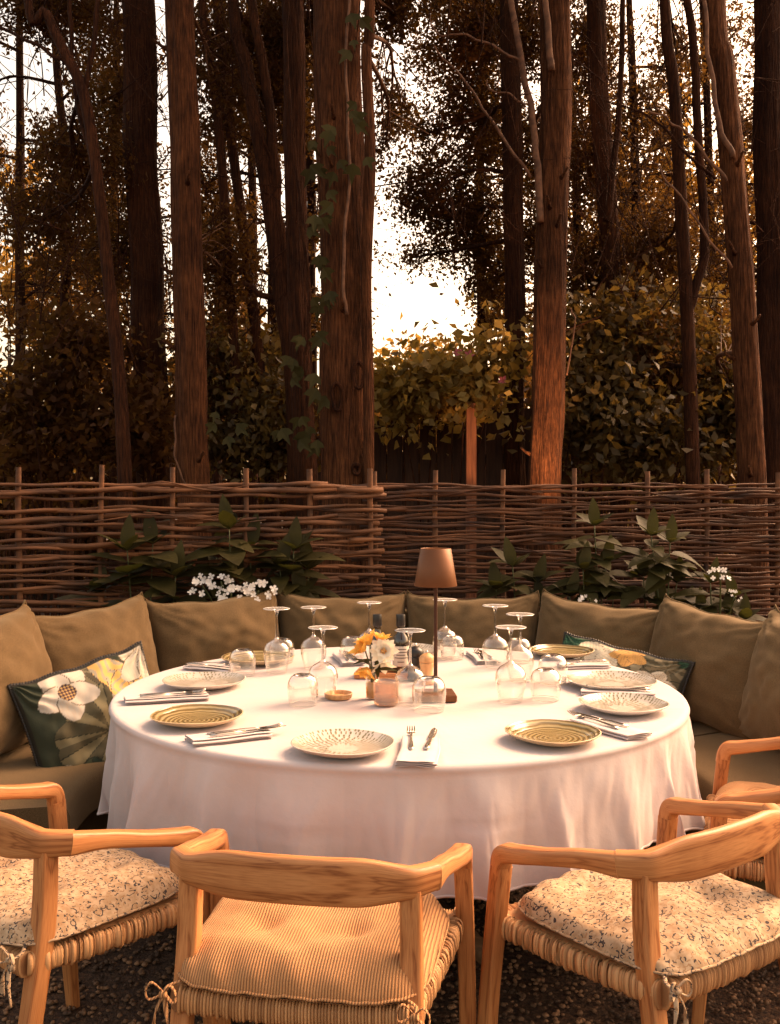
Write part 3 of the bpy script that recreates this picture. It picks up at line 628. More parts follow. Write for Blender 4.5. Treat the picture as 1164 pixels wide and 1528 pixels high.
def shrub(label, base_px, Y, clumps, leaf, size, seed, name='shrub', stems=5, wide=0.55, group=None, flowers=None):
    b = at(base_px, 760, Y); b.z = 0; root = thing(name, label, 'shrub', b, group=group); rng = random.Random(seed)
    allp = []; sb = MB()
    for (px, py, yy, rx, ry, n) in clumps:
        c = at(px, py, yy) - b; k = yy / FP; pts, cen = clump_points(nrng, c, (rx * k, max(.3, .6 * rx * k), ry * k), n, 20, size * 1.3); allp.append(pts)
        for q in range(min(stems, len(cen))):
            e = Vector(cen[q]); s = Vector((rng.uniform(-.25, .25), rng.uniform(-.2, .2), 0)); s.x += e.x * .5
            sb.sweep(catmull([s, (s + e) / 2 + Vector((rng.uniform(-.12, .12), 0, rng.uniform(0, .2))), e], 5), [.012 - .0008 * i for i in range(11)], n=5, up=(0, 1, 0))
    sb.build('stems', M['bark'], root)
    V, F = leaf_quads(np.concatenate(allp), size, nrng, wide); fast_mesh('foliage', V, F, M[leaf], root)
    if flowers:
        fb = MB()
        for px, py, yy in flowers:
            c = at(px, py, yy) - b
            for q in range(5):
                a = q * 1.256 + px; dd = Vector((math.cos(a), -0.3, math.sin(a))); sd = dd.cross(Vector((0, 1, 0))).normalized()
                fb.add([c, c + dd * .025 + sd * .014, c + dd * .045 - Vector((0, .008, 0)), c + dd * .025 - sd * .014], [(0, 1, 2, 3)])
        fb.build('blossoms', M['petal_pink'], root)
    return root
G = 'dark shrubs growing under the trees'
shrub('dark glossy-leaved shrub behind the left end of the woven fence', 150, 7.0, [(60,620,7.2,90,80,2300),(190,630,7.1,70,70,2300),(120,520,7.4,90,50,1700),(40,700,7.2,60,40,800)], 'leaf_dark', .075, 5, group=G)
shrub('dark shrub filling the gap between the pale straight trunk and the ivy trunk', 390, 7.2, [(380,640,7.4,90,80,2600),(330,540,7.6,60,60,1500),(405,560,7.8,50,60,1300)], 'leaf_olive', .07, 6, group=G)
shrub('broad-leaved dark shrub right of the glowing trunk', 900, 7.4, [(890,620,7.6,70,90,2400),(960,650,7.4,80,60,2000),(900,500,7.8,70,60,1500)], 'leaf_olive', .085, 7, group=G)
shrub('dark shrub between the two pale trunks near the right edge', 1080, 7.6, [(1070,620,7.8,80,90,2600),(1020,500,8,60,80,1500),(1150,620,7.6,40,90,1200)], 'leaf_olive', .075, 8, group=G)
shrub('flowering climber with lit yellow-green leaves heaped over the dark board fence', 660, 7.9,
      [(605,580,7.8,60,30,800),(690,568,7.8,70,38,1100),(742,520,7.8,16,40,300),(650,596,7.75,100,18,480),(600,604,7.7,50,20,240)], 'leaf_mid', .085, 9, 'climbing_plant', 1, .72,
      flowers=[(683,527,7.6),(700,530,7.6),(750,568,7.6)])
shrub('sunlit golden shrub glimpsed through the branches at far left', 40, 10.5, [(40,440,10.6,80,80,1500),(110,540,10.6,70,60,900),(30,620,10.6,60,90,1100),(140,420,10.6,50,50,500),(30,260,10.8,60,40,260)], 'leaf_backlit', .10, 10)
shrub('sunlit golden shrub glimpsed through the branches at right', 970, 10.5, [(930,330,10.6,60,80,1100),(1010,290,10.6,60,90,1000),(1110,300,10.6,50,100,900),(960,430,10.4,90,50,1000),(905,200,10.8,35,60,220),(1000,170,10.8,50,50,260),(1080,420,10.4,50,60,600)], 'leaf_backlit', .10, 11)
shrub('pale golden bush lit from behind beyond the board fence', 660, 10.2, [(640,532,10.4,90,18,450),(742,460,10.3,18,40,260),(640,560,10,100,26,600)], 'leaf_backlit', .09, 12)

def far_wood():
    """the rest of the wood farther back, one dense mass"""
    rng = np.random.default_rng(4); n = 42000
    Y = rng.uniform(11.5, 15.0, n); px = rng.uniform(-250, 1420, n)
    top = 530 + 60 * np.sin(px * 0.011 + 1) + 45 * np.sin(px * 0.031) + 30 * np.sin(px * .083)
    top = np.where((px > 540) & (px < 760), 575, top)
    py = top + (872 - top) * rng.uniform(0, 1, n) ** 0.9
    z = CAMZ - (py - 740) / FP * Y; x = (px - 582) / FP * Y
    V, F = leaf_quads(np.stack([x, Y, np.maximum(z, 0.05)], 1), 0.17, rng, .7)
    tag(fast_mesh('distant_foliage', V, F, M['leaf_dark']), 'dense dark undergrowth of the wood seen far behind the trunks', 'foliage', kind='stuff')
far_wood()
def twigs_stuff(label, seed, box, n, leaf=None):
    """bare dead twigs, a countless tangle"""
    rng = random.Random(seed); mb = MB(); x0, y0, x1, y1, Y0, Y1 = box
    for i in range(n):
        Y = rng.uniform(Y0, Y1); p = at(rng.uniform(x0, x1), rng.uniform(y0, y1), Y)
        a = rng.gauss(math.pi / 2, 0.75); L = rng.uniform(.25, 1.1); d = Vector((math.cos(a), rng.uniform(-.4, .4), math.sin(a))) * L
        m_ = p + d * .5 + Vector((rng.uniform(-.09, .09), 0, rng.uniform(-.09, .09)))
        Q = catmull([p, m_, p + d], 5); r = rng.uniform(.0025, .007)
        mb.sweep(Q, [r * (1 - .07 * k) for k in range(len(Q))], n=4, up=(0, 1, 0), caps=False)
        for q in range(rng.randint(1, 3)):
            s = Q[rng.randrange(2, 9)]; b = a + rng.choice((-1, 1)) * rng.uniform(.3, .9); l = L * rng.uniform(.2, .5)
            e = s + Vector((math.cos(b), rng.uniform(-.3, .3), math.sin(b))) * l
            mb.sweep([s, (s + e) / 2 + Vector((0, 0, .02)), e], [r * .6, r * .45, r * .3], n=4, up=(0, 1, 0), caps=False)
    tag(mb.build('bare_twigs', M['bark']), label, 'twigs', kind='stuff')
twigs_stuff('tangle of bare twigs hanging among the trunks on the left', 1, (-20, -20, 480, 560, 6.5, 9.0), 330)
twigs_stuff('tangle of bare upright twigs in the bright gap on the right', 2, (840, -20, 1180, 480, 6.8, 9.0), 330)
twigs_stuff('few bare twigs crossing the bright sky gap in the middle', 3, (540, 0, 780, 380, 6.3, 7.6), 34)

# ================================================================ board fence and post behind
def board_fence():
    A = at(470, 700, 8.25); B = at(800, 700, 8.25); root = thing('board_fence', 'low dark fence of upright boards under the flowering climber', 'fence', (A.x, 8.25, 0))
    rng = random.Random(8); x = 0; W = B.x - A.x; i = 0
    while x < W and i < 60:
        w = rng.uniform(.13, .17); h = (2.06 if (x / W) < .70 else 2.13) + rng.uniform(-.02, .02)
        MB().box((x + w / 2, rng.uniform(-.004, .004), h / 2), (w / 2 - .004, .011, h / 2), bev=.003).build('board', M['board'], root, smooth=False); x += w; i += 1
    MB().box((W / 2, .04, 1.7), (W / 2, .025, .04)).build('rail', M['board'], root, smooth=False)
    p = at(703, 650, 7.60); MB().box((0, 0, 1.055), (.040, .040, 1.055), bev=.004).build('timber_post', M['post'], None, smooth=False)
    o = bpy.data.objects['timber_post']; o.location = (p.x, 7.60, 0); tag(o, 'square timber post glowing orange in front of the dark board fence', 'post')
board_fence()
def spotlight(label, x, y, target, e, size):
    root = thing('garden_spotlight', label, 'lamp', (x, y, 0.05))
    MB().lathe([(.006, 0), (.006, .10)], 10).build('spike', M['black'], root)
    d = (Vector(target) - Vector((x, y, .16))).normalized(); q = d.to_track_quat('Z', 'Y').to_matrix().to_4x4()
    m = MB().lathe([(0, -.05), (.03, -.05), (.034, -.04), (.036, .05), (.032, .05), (.03, .02), (0, .02)], 20); m.xform(Matrix.Translation((0, 0, .13)) @ q); m.build('housing', M['black'], root)
    l = bpy.data.lights.new('spot_lamp', 'SPOT'); l.energy = e * 3.0; l.color = (1.0, 0.52, 0.25); l.spot_size = R(size); l.spot_blend = .9; l.shadow_soft_size = .03
    lo = bpy.data.objects.new('spot_lamp', l); C.objects.link(lo); lo.parent = root; lo.location = Vector((0, 0, .13)) + d * .06; lo.rotation_euler = (-d).to_track_quat('Z', 'Y').to_euler()
tb = at(815, 700, 6.9)
spotlight('small black spotlight behind the woven fence aimed at the glowing trunk', tb.x + .02, 5.75, (tb.x, 6.8, 1.85), 60, 24)
tp = at(703, 660, 7.45)
spotlight('small black spotlight behind the woven fence aimed at the timber post', tp.x - .02, 6.5, (tp.x, 7.56, 1.80), 16, 16)

# ================================================================ plants in front of the fence
def leaf_mb(mb, base, d, up, L, W, curl=0.25, fold=0.18, n=7):
    d = Vector(d).normalized(); up = Vector(up); s = d.cross(up)
    if s.length < 1e-3: s = Vector((1, 0, 0))
    s.normalize(); u = s.cross(d).normalized(); base = Vector(base); vs = []
    for i in range(n + 1):
        t = i / n; w = W * .5 * (math.sin(math.pi * min(1, t ** .8)) ** .8) * (1 - .25 * t); c = base + d * (L * t) - u * (curl * L * t * t)
        wob = .012 * L * math.sin(t * 22)
        vs += [c - s * w + u * (fold * w + wob), c, c + s * w + u * (fold * w - wob)]
    fs = []
    for i in range(n):
        for j in (0, 1): a = i * 3 + j; fs.append((a, a + 1, a + 4, a + 3))
    mb.add(vs, fs)
def floret(mb, c, r, nrm, rng):
    nrm = Vector(nrm).normalized(); s = nrm.cross(Vector((0, 0, 1))).normalized(); u = s.cross(nrm); a0 = rng.uniform(0, 1.5)
    for q in range(4):
        a = a0 + q * math.pi / 2; d = s * math.cos(a) + u * math.sin(a); e = s * -math.sin(a) + u * math.cos(a)
        b = Vector(c); k = nrm * r * .15
        w = rng.uniform(.34, .42); k = nrm * r * rng.uniform(-.05, .4)
        mb.add([b, b + d * r * .35 + e * r * w * .8 + k * .4, b + d * r * .72 + e * r * w + k, b + d * r * .98 + e * r * .2 + k, b + d * r * .98 - e * r * .2 + k, b + d * r * .72 - e * r * w + k, b + d * r * .35 - e * r * w * .8 + k * .4], [(0, 1, 2, 3, 4, 5, 6)])
def hydrangea(label, base_px, Y, tops, seed, heads=(), leaf='leaf_plant', L=.225, spare=4):
    b = at(base_px, 900, Y); b.z = 0; root = thing('hydrangea_plant', label, 'plant', b); rng = random.Random(seed); sb = MB(); lb = MB()
    for (px, py, nl) in tops:
        e = at(px, py, Y + rng.uniform(-.08, .05)) - b; s = Vector((rng.uniform(-.05, .05) + e.x * .3, rng.uniform(-.04, .04), 0))
        P = catmull([s, (s + e) / 2 + Vector((rng.uniform(-.03, .03), 0, .03)), e], 8); sb.sweep(P, [.006 - .0002 * i for i in range(len(P))], n=6, up=(0, 1, 0))
        z = 0
        for k in range(nl):
            f = e - Vector((0, 0, 1)) * (.055 * k); a = rng.uniform(0, 6.28)
            for q in ((0, 1) if k % 2 else (0, .5, 1, 1.5)):
                aa = a + q * math.pi + rng.uniform(-.3, .3) + k * 1.5
                el = rng.uniform(.5, 1.0) if k == 0 else rng.uniform(-.25, .45)
                d = Vector((math.cos(aa), math.sin(aa) * .8 - .15, el)); l = L * rng.uniform(.75, 1.2) * (0.7 if k == 0 else 1)
                leaf_mb(lb, f, d, Vector((0, -.3, 1)), l, l * .54, rng.uniform(.1, .5))
        leaf_mb(lb, e, (rng.uniform(-.3, .3), -.1, 1), (0, -1, .1), L * .8, L * .36, .1)
    sb.build('stems', M['stem'], root); lb.build('leaves', M[leaf], root)
    for (px, py, rx, ry, n, r) in heads:
        c = at(px, py, Y - .22) - b; fb = MB(); k = Y / FP
        for i in range(n):
            a = rng.uniform(0, 6.28); q = rng.uniform(.1, 1) ** .5; p = c + Vector((rx * k * q * math.cos(a), rng.uniform(-.04, .04), ry * k * q * math.sin(a)))
            floret(fb, p, r * rng.uniform(.7, 1.15), (rng.uniform(-.4, .4), -1, rng.uniform(0, .9)), rng)
        fb.build('flower_head', M['petal_white'], root)
        MB().sweep(catmull([(0, 0, .2), c * .5 + Vector((0, 0, .3)), c], 5), .004, n=5, up=(0, 1, 0)).build('flower_stem', M['stem'], root)
hydrangea('hydrangea at left whose top leaves stand clear below the second fence stake', 225, 4.70, [(190,822,4),(228,812,4),(262,860,3),(150,885,2),(205,880,3)], 31)
hydrangea('tallest left hydrangea with the large white flower heads', 345, 4.82, [(342,790,5),(322,828,4),(375,815,3),(300,870,3),(350,860,3)], 32,
          heads=[(302,874,20,16,14,.019),(345,886,32,15,20,.019),(386,882,26,13,17,.019),(330,868,18,9,6,.018)])
hydrangea('smaller hydrangea right of the white flower heads', 438, 4.86, [(438,822,4),(418,845,3),(460,850,3),(448,885,2)], 33)
hydrangea('shaded low plant just right of the lamp shade', 765, 4.92, [(765,845,3),(800,870,3),(740,880,2),(810,905,2)], 34, leaf='leaf_plant', L=.2)
hydrangea('tall upright plant against the right fence panel, left of the twin-topped one', 885, 4.86, [(887,785,5),(870,850,3),(905,840,4),(850,890,3),(915,895,3)], 35, heads=[(880,893,26,8,7,.010)], L=.185)
hydrangea('bushy twin-topped plant against the right fence panel', 985, 4.80, [(972,800,4),(1000,810,4),(960,860,3),(1010,870,4),(985,900,3),(1025,915,2)], 36, L=.185)
hydrangea('plant with small white flower clusters at the right end of the bench', 1075, 4.74, [(1060,870,3),(1095,890,3),(1045,915,3),(1110,925,2),(1085,915,2)], 37, heads=[(1075,858,16,10,9,.014),(1098,890,12,10,6,.009)], L=.17)
def ivy():
    P0 = Vector(at(500, 300, 6.0)); root = thing('climbing_ivy', 'ivy with large lobed leaves climbing the broad trunk', 'ivy', (at(500, 760, 5.98).x, 5.98, 0)); rng = random.Random(5); lb = MB(); sb = MB()
    off = root.location
    spots = [(535,20),(528,65),(520,175),(535,160),(505,190),(500,230),(487,245),(470,215),(492,290),(480,310),(535,235),(465,255),(480,375),(488,395),(470,440),(482,445),(492,430),(455,510),(445,525),(470,500),(460,545),(475,580),(465,640),(458,655),(472,660),(440,620),(430,560),(415,640),(470,335),(345,640),(320,625)]
    for (px, py) in spots:
        for q in range(2):
            c = at(px + rng.uniform(-12, 12), py + rng.uniform(-12, 12), rng.uniform(5.9, 5.98)) - off
            a = rng.uniform(-.9, .9) - math.pi / 2; s = .062 * rng.uniform(.7, 1.25); t1 = rng.uniform(-.35, .35)
            shp = [(0, 0), (.35, .55), (.9, .75), (.85, .25), (1.75, 0), (.85, -.25), (.9, -.75), (.35, -.55)]
            vs = [(c.x + s * (x * math.cos(a) - y * math.sin(a)), c.y - abs(y) * s * .25 + x * s * t1, c.z + s * (x * math.sin(a) + y * math.cos(a))) for x, y in shp]
            lb.add(vs, [(0, 1, 2, 3), (0, 3, 4), (0, 4, 5), (0, 5, 6, 7)])
    for x0 in (470, 530):
        pts = [at(x0 + 10 * math.sin(y * .013 + x0), y, 5.99) - off for y in range(740, -80, -60)]
        sb.sweep(catmull(pts, 3), .004, n=5, up=(0, 1, 0))
    sb.build('vine_stems', M['bark'], root); lb.build('leaves', M['leaf_ivy'], root, smooth=False)
ivy()

# ================================================================ bench, cushions
TC = Vector((0.028, 3.15, 0)); TR = 0.90; TZ = 0.748
def arc_pt(phi, r, z=0): return Vector((TC.x + r * math.sin(phi), TC.y + r * math.cos(phi), z))
def bench():
    root = thing('curved_bench', 'olive upholstered curved bench wrapped round the back of the table', 'bench', (TC.x, TC.y, 0)); a0, a1 = R(-103), R(103)
    def ring(r0, r1, z0, z1, n, b=.012, seg=1.0, aa=a0, ab=a1):
        mb = MB(); prof = [(r0, z0), (r0, z1 - b), (r0 + b * .3, z1 - b * .3), (r0 + b, z1), (r1 - b, z1), (r1 - b * .3, z1 - b * .3), (r1, z1 - b), (r1, z0)]; k = len(prof)
        V = []
        for i in range(n + 1):
            a = aa + (ab - aa) * i / n
            for r, z in prof: V.append((r * math.sin(a), r * math.cos(a), z))
        F = [(i * k + j, i * k + (j + 1) % k, (i + 1) * k + (j + 1) % k, (i + 1) * k + j) for i in range(n) for j in range(k)]
        F += [tuple(range(k)), tuple(n * k + j for j in range(k))[::-1]]
        return mb.add(V, F)
    ring(1.06, 1.78, 0.03, 0.315, 60).build('bench_base', M['sofa'], root, auto=40)
    ring(1.70, 1.80, 0.32, 0.80, 60).build('bench_back', M['sofa'], root, auto=40)
    e = [-103, -62, -21, 21, 62, 103]
    for i in range(5):
        mb = ring(1.03, 1.69, 0.318, 0.435, 24, b=.035, aa=R(e[i] + .35), ab=R(e[i + 1] - .35)); mb.build('seat_pad', M['olive'], root, auto=60)
bench()
def pillow_mb(w, h, t, seed, n=44, pinch=.07, wrinkle=1.0, sag=0.0, ear=0.0):
    """cushion standing in XZ, centre at origin, front towards -Y"""
    mb = MB(); ph = seed * 3.7; V = []; F = []
    def pos(u, v, sgn):
        au, av = abs(u), abs(v)
        x = w / 2 * u * (1 - pinch * (1 - av ** 2.2)); z = h / 2 * v * (1 - pinch * (1 - au ** 2.2))
        f = max(0, (1 - u ** 2)) ** .42 * max(0, (1 - v ** 2)) ** .42
        y = t / 2 * f
        # creases running in from the corners and along the edges
        e = 1 - (1 - au ** 3) * (1 - av ** 3)
        cr = noise.noise(Vector((u * 2.2 + ph, v * 2.2, sgn * 3.1))) * .020 * f
        dcx = (1 - au) ; dcz = (1 - av); ang = math.atan2(dcz, dcx + 1e-6) + .25 * noise.noise(Vector((u * 3, v * 3, ph)))
        q = math.sin(ang * 15 + ph) * math.exp(-(dcx + dcz) * 2.0) * .026 * min(1, (dcx + dcz) * 6)
        g = math.sin(u * 17 + ph + 2 * noise.noise(Vector((u * 2, v * 2, ph)))) * math.exp(-dcz * 5) * .013 * min(1, dcz * 20)
        y += (cr + (q + g) * wrinkle) * f ** .4 + .9 * wrinkle * .02 * noise.noise(Vector((u * 5 + ph, v * 5, 7.7))) * f
        z -= sag * (1 - u * u) * max(0, v) * h
        z += .006 * math.sin(u * 9 + ph) * av ** 3 * wrinkle
        if ear: k = (au ** 14) * (max(0, v) ** 14); x -= math.copysign(ear * .5 * k, u); y -= ear * .2 * k * sgn * -1; z += ear * .5 * k
        return Vector((x, -sgn * y, z))
    m = n + 1
    for sgn in (1, -1):
        for i in range(m):
            for j in range(m):
                V.append(pos(-1 + 2 * i / n, -1 + 2 * j / n, sgn))
    o = m * m
    for i in range(n):
        for j in range(n):
            a = i * m + j; F.append((a, a + m, a + m + 1, a + 1)); F.append((o + a, o + a + 1, o + a + m + 1, o + a + m))
    mb.add(V, F)
    edge = [pos(-1 + 2 * i / n, -1, 1) for i in range(n)] + [pos(1, -1 + 2 * j / n, 1) for j in range(n)] + [pos(1 - 2 * i / n, 1, 1) for i in range(n)] + [pos(-1, 1 - 2 * j / n, 1) for j in range(n)]
    return mb, edge, m
def back_cushion(phi, label, seed, w=.58, h=.49, lean=13, r=1.56, zb=.43, roll=0, t=.20, ry=0):
    mb, edge, m = pillow_mb(w, h, t, seed, pinch=.08, sag=.02, ear=.03, wrinkle=.7)
    o = mb.build('back_cushion', M['olive']); p = arc_pt(R(phi), r, zb + h / 2 * math.cos(R(lean)))
    o.matrix_world = Matrix.Translation(p) @ Matrix.Rotation(-R(phi) + R(ry), 4, 'Z') @ Matrix.Rotation(-R(lean), 4, 'X') @ Matrix.Rotation(R(roll), 4, 'Y')
    tag(o, label, 'cushion', 'olive back cushions along the curved bench')
    pm = MB(); E = edge + [edge[0], edge[1]]; pm.sweep(E, .0035, n=6, up=(0, 1, 0), caps=False); pm.build('piping', M['olive'], o)
for a in [(-77, 'olive back cushion cut off by the left edge of the photo, beside the floral pillow', 1, .60, .52, 14, 1.52, .43, -3),
          (-55, 'olive back cushion directly behind the floral pillow at left', 2, .60, .50, 13, 1.56, .43, -3),
          (-32, 'olive back cushion standing below the big white flower heads', 3, .60, .495, 13, 1.57, .43, -2),
          (-9.5, 'olive back cushion behind the flower vase, left of the lamp', 4, .58, .48, 13, 1.58, .43, 1),
          (13.5, 'olive back cushion directly behind the lamp stem', 5, .60, .48, 13, 1.57, .43, -1),
          (36.5, 'olive back cushion right of the lamp with a creased right corner', 6, .60, .48, 13, 1.56, .43, 3),
          (58, 'large slumping olive cushion right of the half-hidden floral pillow', 7, .60, .50, 15, 1.53, .43, 4),
          (79, 'olive back cushion cut off by the right edge of the photo', 8, .60, .51, 15, 1.50, .43, 2)]:
    back_cushion(a[0], a[1], a[2], a[3] + .075, a[4], a[5], a[6], a[7], a[8], t=.29)

# ---- printed pillows
def petal(U, Vv, cx, cy, ang, L, W):
    c, s = math.cos(ang), math.sin(ang); x = (U - cx) * c + (Vv - cy) * s; y = -(U - cx) * s + (Vv - cy) * c
    t = x / L; w = W * np.sqrt(np.clip(np.sin(np.pi * np.clip(t, 0, 1) ** .75), 0, 1))
    d = np.abs(y) / (w + 1e-6); return (t > 0) & (t < 1) & (d < 1), d, y, t
def print_cols(U, Vv, variant):
    n = U.shape; col = np.zeros(n + (3,)); col[:] = (0.028, 0.034, 0.016)
    def paint(mask, c): col[mask] = c
    rng = np.random.default_rng(variant)
    fans = [(.10, -.12, .86, (.20, .165, .085), (.085, .07, .034)), (-.35, -.95, .55, (.05, .06, .03), (.03, .045, .025)), (.95, -.8, .6, (.16, .13, .07), (.09, .075, .04)), (-.05, .95, .45, (.20, .16, .09), (.10, .08, .045))]
    if variant == 2: col[:] = (.10, .085, .045); fans = [(-.55, .55, .45, (.33, .27, .17), (.14, .12, .06)), (.35, .2, .55, (.26, .22, .13), (.11, .09, .05)), (.75, .75, .35, (.20, .16, .09), (.10, .08, .04)), (.98, .95, .16, (.03, .09, .045), (.02, .05, .03)), (-.1, -.3, .6, (.15, .12, .06), (.09, .07, .03)), (-.75, .85, .3, (.04, .12, .06), (.02, .06, .03))]
    for fx, fy, fr, c1, c2 in fans:
        a = np.arctan2(Vv - fy, U - fx); r = np.hypot(U - fx, Vv - fy); k = 8.5
        lim = fr * (1 - .16 * np.abs(np.sin(a * k / 2)) ** 3); m = r < lim; w = np.mod(a * k / (2 * np.pi) * 2, 2) < 1
        paint(m & w, c1); paint(m & ~w, c2); q = np.abs(np.mod(a * k / np.pi, 1) - .5) > .47; paint(m & q & (r > .03), (.02, .02, .01)); paint(m & (r > lim - .018), (.02, .025, .012))
    def flower(cx, cy, n_, L, W, a0, c, vein, heart=None):
        for i in range(n_):
            m, d, y, t = petal(U, Vv, cx, cy, a0 + i * 2 * math.pi / n_, L, W)
            paint(m, c); v = np.abs(np.mod(y * 38, 1) - .5) < .13; paint(m & v & (t > .1), vein); paint(m & (d > .93), (.10, .07, .04))
        if heart:
            r = np.hypot(U - cx, Vv - cy); paint(r < heart, (.55, .34, .12)); hx = np.hypot(np.mod(U * 22, 1) - .5, np.mod(Vv * 22, 1) - .5); paint((r < heart) & (hx > .33), (.05, .02, .03))
    if variant == 1:
        for cx, cy, a, L, W in ((.62, .45, 2.3, .75, .24), (.55, .15, 1.9, .65, .22), (.85, .35, 1.5, .6, .22), (.35, .2, 1.3, .55, .17)):
            m, d, y, t = petal(U, Vv, cx, cy, a, L, W); paint(m, (.68, .40, .12)); q = np.sin(y * 40 + 4 * np.sin(t * 9)) > .35; paint(m & q, (.36, .31, .22)); paint(m & (d > .93), (.05, .03, .02))
        flower(-.34, .66, 5, .46, .20, .9, (.60, .53, .44), (.62, .50, .38), .13)
        flower(-.62, -.72, 4, .36, .16, 0.3, (.60, .48, .35), (.60, .42, .28))
        flower(.95, .8, 5, .5, .2, 2.4, (.55, .49, .40), (.45, .38, .27))
    else:
        flower(-.25, .75, 5, .4, .18, .4, (.72, .62, .45), (.5, .40, .26)); flower(.15, .85, 5, .3, .13, .9, (.68, .36, .10), (.5, .25, .08)); flower(.62, .35, 5, .32, .14, 0, (.70, .60, .45), (.45, .36, .24)); flower(-.8, .4, 4, .35, .16, 1, (.7, .6, .44), (.45, .36, .24))
    fr = np.maximum(np.abs(U), np.abs(Vv)) > .965; paint(fr, (.018, .016, .010))
    return col
def printed_pillow(label, w, h, t, seed, variant, M4):
    mb, edge, m = pillow_mb(w, h, t, seed, n=130, pinch=.05, wrinkle=.7)
    g = np.linspace(-1, 1, m); U, Vv = np.meshgrid(g, g, indexing='ij'); c = print_cols(U, Vv, variant).reshape(-1, 3)
    c = np.concatenate([c, c]); c = np.concatenate([c, np.ones((len(c), 1))], 1)
    o = mb.build('floral_pillow', M['printed'], cols=c); o.matrix_world = M4; tag(o, label, 'pillow')
    fm = MB(); E = edge + [edge[0], edge[1]]; fm.sweep(E, .006, n=6, up=(0, 1, 0), caps=False, jit=lambda i, q: 1 + .5 * math.sin(i * 2.4)); fm.build('edge_trim', M['black'], o)
p = at(146, 1084, 3.50)
printed_pillow('floral pillow with white flowers and grey-green fan leaves on the bench at left', .50, .48, .16, 3, 1,
   Matrix.Translation(p) @ Matrix.Rotation(R(34), 4, 'Z') @ Matrix.Rotation(R(-16), 4, 'X') @ Matrix.Rotation(R(-13), 4, 'Y'))
p = at(918, 1028, 4.02)
printed_pillow('floral pillow half hidden behind the table at right, between two olive cushions', .60, .36, .16, 5, 2,
   Matrix.Translation(p) @ Matrix.Rotation(R(-40), 4, 'Z') @ Matrix.Rotation(R(-18), 4, 'X') @ Matrix.Rotation(R(7), 4, 'Y'))

# ================================================================ table
def table():
    root = thing('round_table', 'round dining table hidden under the white cloth', 'table', TC)
    MB().lathe([(.0, .712), (TR - .01, .712), (TR, .718), (TR, .738), (TR - .004, .742), (0, .742)], 72).build('tabletop', M['tablewood'], root, auto=40)
    MB().lathe([(.05, .08), (.045, .3), (.05, .712)], 20).build('pedestal', M['tablewood'], root)
    for k in range(4):
        a = k * math.pi / 2 + .6; MB().sweep([(0.03 * math.cos(a), .03 * math.sin(a), .10), (.3 * math.cos(a), .3 * math.sin(a), .075), (.46 * math.cos(a), .46 * math.sin(a), .035)], [.035, .03, .025], [.035, .028, .022], k=4, n=12).build('foot', M['tablewood'], root)
table()
def cloth():
    mb = MB(); NA = 1440; rng = random.Random(6)
    folds = []
    a = 0
    while a < 2 * math.pi - .12:
        wdt = rng.uniform(.15, .36); folds.append((a, min(wdt, 2 * math.pi - a), rng.uniform(.5, 1.25), rng.uniform(-.35, .35))); a += wdt
    def fold(th):
        th %= 2 * math.pi
        for a0, w, am, sk in folds:
            if a0 <= th < a0 + w:
                t = (th - a0) / w; t = t ** (1 + sk) if sk > 0 else 1 - (1 - t) ** (1 - sk); return am * (.55 * (0.5 - 0.5 * math.cos(2 * math.pi * t)) ** 1.6 + .45 * math.sin(math.pi * t) ** .8), math.sin(2 * math.pi * t) * am
        return 0, 0
    rings_top = [0.0001, .1, .2, .3, .4, .5, .6, .7, .78, .84, .875, .895]
    V = []; F = []
    drop = [(TR + .004, -.001), (TR + .010, -.005), (TR + .014, -.013)] + [(None, s) for s in np.linspace(.02, 1, 22)]
    rows = len(rings_top) + len(drop)
    for i in range(NA):
        th = 2 * math.pi * i / NA; c, s = math.cos(th), math.sin(th)
        for r in rings_top:
            x, y = r * c, r * s
            z = TZ - .0008 + .0022 * noise.noise(Vector((x * 3.2, y * 3.2, 1))) + .0012 * noise.noise(Vector((x * 8, y * 8, 5))) 
            z += .0016 * math.exp(-((x - .10) / .010) ** 2) + .0012 * math.exp(-((y + .30) / .010) ** 2) + .0012 * math.exp(-((x + .48) / .010) ** 2)
            V.append((x, y, z))
        f, g = fold(th); L = .298 + .022 * math.cos(4 * th + .5) + .062 * math.exp(-((th - 3.72) / .5) ** 2) + .008 * math.sin(9 * th)
        for r, q in drop:
            if r is not None: V.append((r * c, r * s, TZ + q)); continue
            sq = q; e = sq ** .75
            rad = TR + .010 + .002 * e - .06 * math.exp(-((th - 3.35) / .45) ** 2) * e + (.078 * f) * sq ** 1.05 + .011 * noise.noise(Vector((th * 7, sq * 1.6, 3))) * min(1, sq * 4) + .010 * abs(noise.noise(Vector((th * 15, sq * 1.2, 9)))) * min(1, sq * 2.2) + .0035 * noise.noise(Vector((th * 32 + sq * 3, sq * 3, 2))) * min(1, sq * 5) - .0035 * math.exp(-(((sq - .46) - .05 * math.sin(th * 2)) / .012) ** 2)
            th2 = th + .040 * g * sq ** 1.3
            z = TZ - .013 - (L - .013) * sq - .006 * sq * noise.noise(Vector((th * 9, 0, 8)))
            rad += .0035 * math.sin(sq * 9 + th * 12) * noise.noise(Vector((th * 3, 1, 1))) * sq
            V.append((rad * math.cos(th2), rad * math.sin(th2), z))
    for i in range(NA):
        k = (i + 1) % NA
        for j in range(rows - 1): F.append((i * rows + j, i * rows + j + 1, k * rows + j + 1, k * rows + j))
    mb.add(V, F); o = mb.build('tablecloth', M['linen']); o.location = TC; tag(o, 'white linen cloth draped in folds over the round table', 'tablecloth')
    hm = MB(); E = [Vector(V[i * rows + rows - 1]) for i in range(NA)]; E += E[:2]; hm.sweep(E, .0016, .004, n=6, caps=False); hm.build('hem', M['linen'], o)
cloth()

